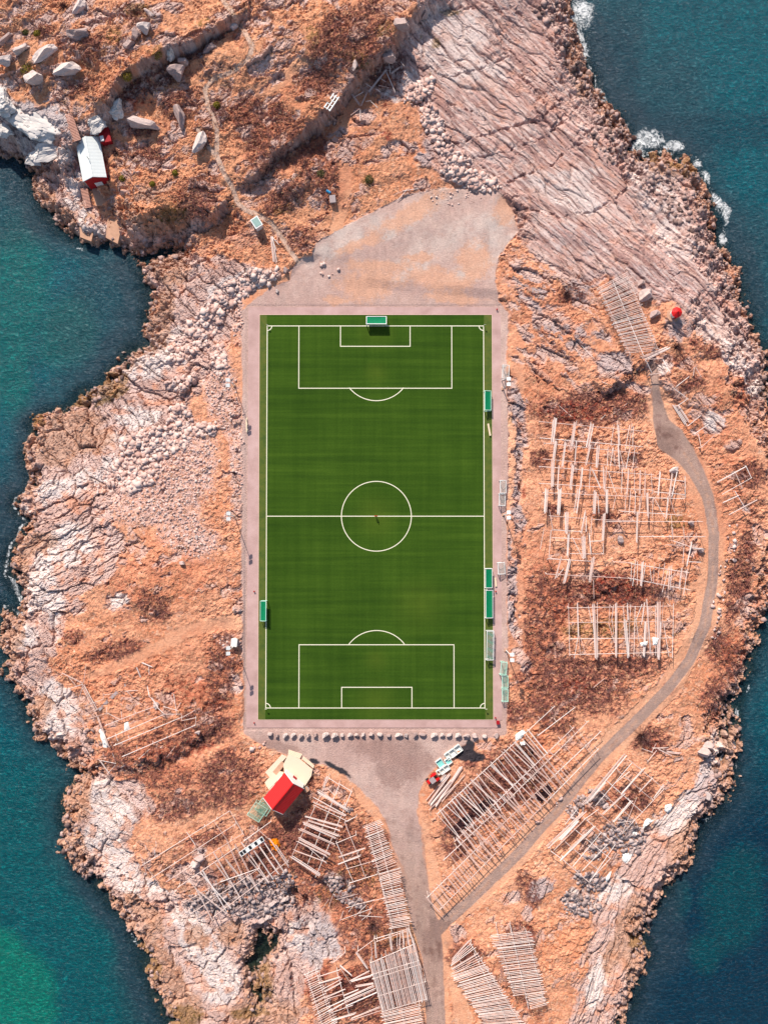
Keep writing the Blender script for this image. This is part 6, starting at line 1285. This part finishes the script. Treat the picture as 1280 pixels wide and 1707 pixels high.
# small light station with red conical roof
p = Vector((*at(1129, 519.5, 6.0), 0)); p.z = ground(p.x, p.y); gL = thing('harbour_light', 'tiny white light tower with red conical roof on the right-hand rock', 'light tower', p)
m = MB(); m.tube((0, 0, -.6), (0, 0, 1.9), 1.15, 1.1, 12); m.build('wall', m_white, gL); MB().tube((0, 0, 1.9), (0, 0, 2.7), 1.42, .12, 8).build('roof', m_red, gL); MB().tube((0, 0, 2.7), (0, 0, 3.1), .12, .08, 8).build('finial', m_red, gL)
MB().tube((-.2, -.2, -.8), (-.2, -.2, .1), 1.9, 1.7, 14).build('base', m_conc, gL); MB().box(-.3, -1.2, .2, .3, -1.05, 1.7).build('door', m_redw, gL)
# small shed with framed flat roof beside the footpath
p = spot(427.5, 370, 2.2); gk = thing('small_shed', 'little shed with grey roof framed in white beside the footpath', 'shed', (p.x, p.y, p.z - 2.2), math.radians(33))
MB().box(-.95, -1.2, -.4, .95, 1.2, 2.1).build('wall', m_wall, gk); rf = MB().box(-1.1, -1.4, 2.1, 1.1, 1.4, 2.25).build('roof', m_white, gk); MB().box(-.85, -1.12, 2.25, .85, 1.12, 2.3).build('roof_panel', simple('grey roof felt', (150, 178, 170), .8), rf)
# pallet / slatted steps in the scrub
p = spot(553, 170, .4); gp_ = thing('slatted_frame', 'white slatted frame lying in dark scrub left of the gully', 'slatted frame', p, math.radians(56))
for k in range(3): MB().box(-2.2, -.9 + k * .8, 0, 2.2, -.6 + k * .8, .12).build('board', m_white, gp_)
for k in range(4): MB().box(-2 + k * 1.2, -1, -.12, -1.8 + k * 1.2, 1.1, 0).build('slat', m_white, gp_)
# white framed cage row lying on the rack
a_, b_ = Vector((*at(401, 1424, 3.2), 3.4)), Vector((*at(439, 1397.5, 3.2), 3.4)); d_ = b_ - a_; Lc = d_.length; gc = thing('framed_cage', 'long white frame with black panels lying on the rack beside the orange nets', 'cage', a_, math.atan2(d_.y, d_.x))
m = MB(); m.box(0, -.62, 0, Lc, -.5, .3).box(0, .5, 0, Lc, .62, .3); [m.box(Lc * k / 8 - .06, -.5, 0, Lc * k / 8 + .06, .5, .3) for k in range(9)]; m.build('frame', m_white, gc)
for k in (0, 1, 3, 5, 7): MB().box(Lc * k / 8 + .1, -.48, .04, Lc * (k + 1) / 8 - .1, .48, .2).build('panel', m_dark, gc)
for k in (2, 4, 6): MB().box(Lc * k / 8 + .1, -.48, .04, Lc * (k + 1) / 8 - .1, .48, .2).build('panel', m_tub, gc)

# ------------------------------------------------------------------ tractor and fish tubs
p = Vector((*at(721, 1299, 1.2), 0)); p.z = ground(p.x, p.y); gt = thing('tractor', 'small red tractor parked at the edge of the gravel beside the white tubs', 'tractor', p, math.radians(38))
MB().prism([(-.9,-.55),(.2,-.55),(.2,.55),(-.9,.55)], .9, 1.35).build('rear_body', m_red, gt)
MB().prism([(.1,-.45),(1.75,-.4),(1.9,0),(1.75,.4),(.1,.45)], .8, 1.45).build('bonnet', m_red, gt).location = (-3.4 * .5 + 0, 0, 0)
cab = MB().prism([(-.75,-.7),(.65,-.7),(.65,.7),(-.75,.7)], 2.15, 2.3).build('cab_roof', m_grey, gt); m = MB(); m.box(-.65, -.62, 1.3, .55, .62, 2.15); m.build('cab_glass', m_dark, gt)
for sx__ in (-1, 1):
    wh = MB().tube((0, sx__ * .55, 0), (0, sx__ * .98, 0), .78, n=20).build('rear_wheel', m_dark, gt); wh.location = (.75, 0, .78); MB().tube((0, sx__ * .53, 0), (0, sx__ * 1.0, 0), .36, n=14).build('rim', m_red, wh)
    MB().add([(-.75, sx__ * .5, 1.25), (.95, sx__ * .5, 1.25), (.95, sx__ * 1.05, 1.2), (-.75, sx__ * 1.05, 1.2), (-.6, sx__ * .5, 1.7), (.8, sx__ * .5, 1.7), (.8, sx__ * 1.05, 1.65), (-.6, sx__ * 1.05, 1.65)], [(0,1,2,3)[::1],(7,6,5,4),(0,4,5,1),(1,5,6,2),(2,6,7,3),(3,7,4,0)]).build('mudguard', m_red, gt).location = (.65, 0, 0)
    wh = MB().tube((0, sx__ * .48, 0), (0, sx__ * .8, 0), .45, n=16).build('front_wheel', m_dark, gt); wh.location = (-1.25, 0, .45)
MB().tube((.9, 0, .5), (2.0, 0, .5), .07).build('drawbar', m_grey, gt)
def tub(px, py, w, d, rz, lb, lined=False):
    h = .8; p = Vector((*at(px, py, h), 0)); p.z = max(ground(p.x, p.y), -.2); g_ = thing('fish_tub', lb, 'fish tub', p, math.radians(rz), 'white fish tubs beside the tractor'); m = MB(); t = .12
    m.box(-w/2, -d/2, 0, w/2, -d/2 + t, h).box(-w/2, d/2 - t, 0, w/2, d/2, h).box(-w/2, -d/2 + t, 0, -w/2 + t, d/2 - t, h).box(w/2 - t, -d/2 + t, 0, w/2, d/2 - t, h).build('side', m_tub, g_)
    MB().box(-w/2 + t, -d/2 + t, .02, w/2 - t, d/2 - t, .12 if not lined else .35).build('bottom', m_aqua if lined else m_tub, g_)
for a in [(764,1249.5,1.7,1.9,36,'topmost closed white fish tub at the right end of the tub line',0),(754.5,1256.5,1.7,1.9,36,'second white fish tub from the right end beside the black patch',0),(747.5,1261,1.5,1.8,36,'white fish tub in the middle of the line touching the aqua pair',0),
  (747.5,1270,1.6,1.6,36,'white tub with aqua lining, right one of the aqua pair',1),(734,1273.5,1.8,2.1,36,'white tub with aqua lining, left one of the aqua pair',1),(744.5,1281,1.5,1.5,36,'small white tub below the aqua pair',0),(737,1286,1.4,1.5,36,'white tub close behind the tractor next to the poles',0),(731.5,1288,1.0,1.2,36,'smallest white tub touching the back of the tractor',0)]: tub(*a)
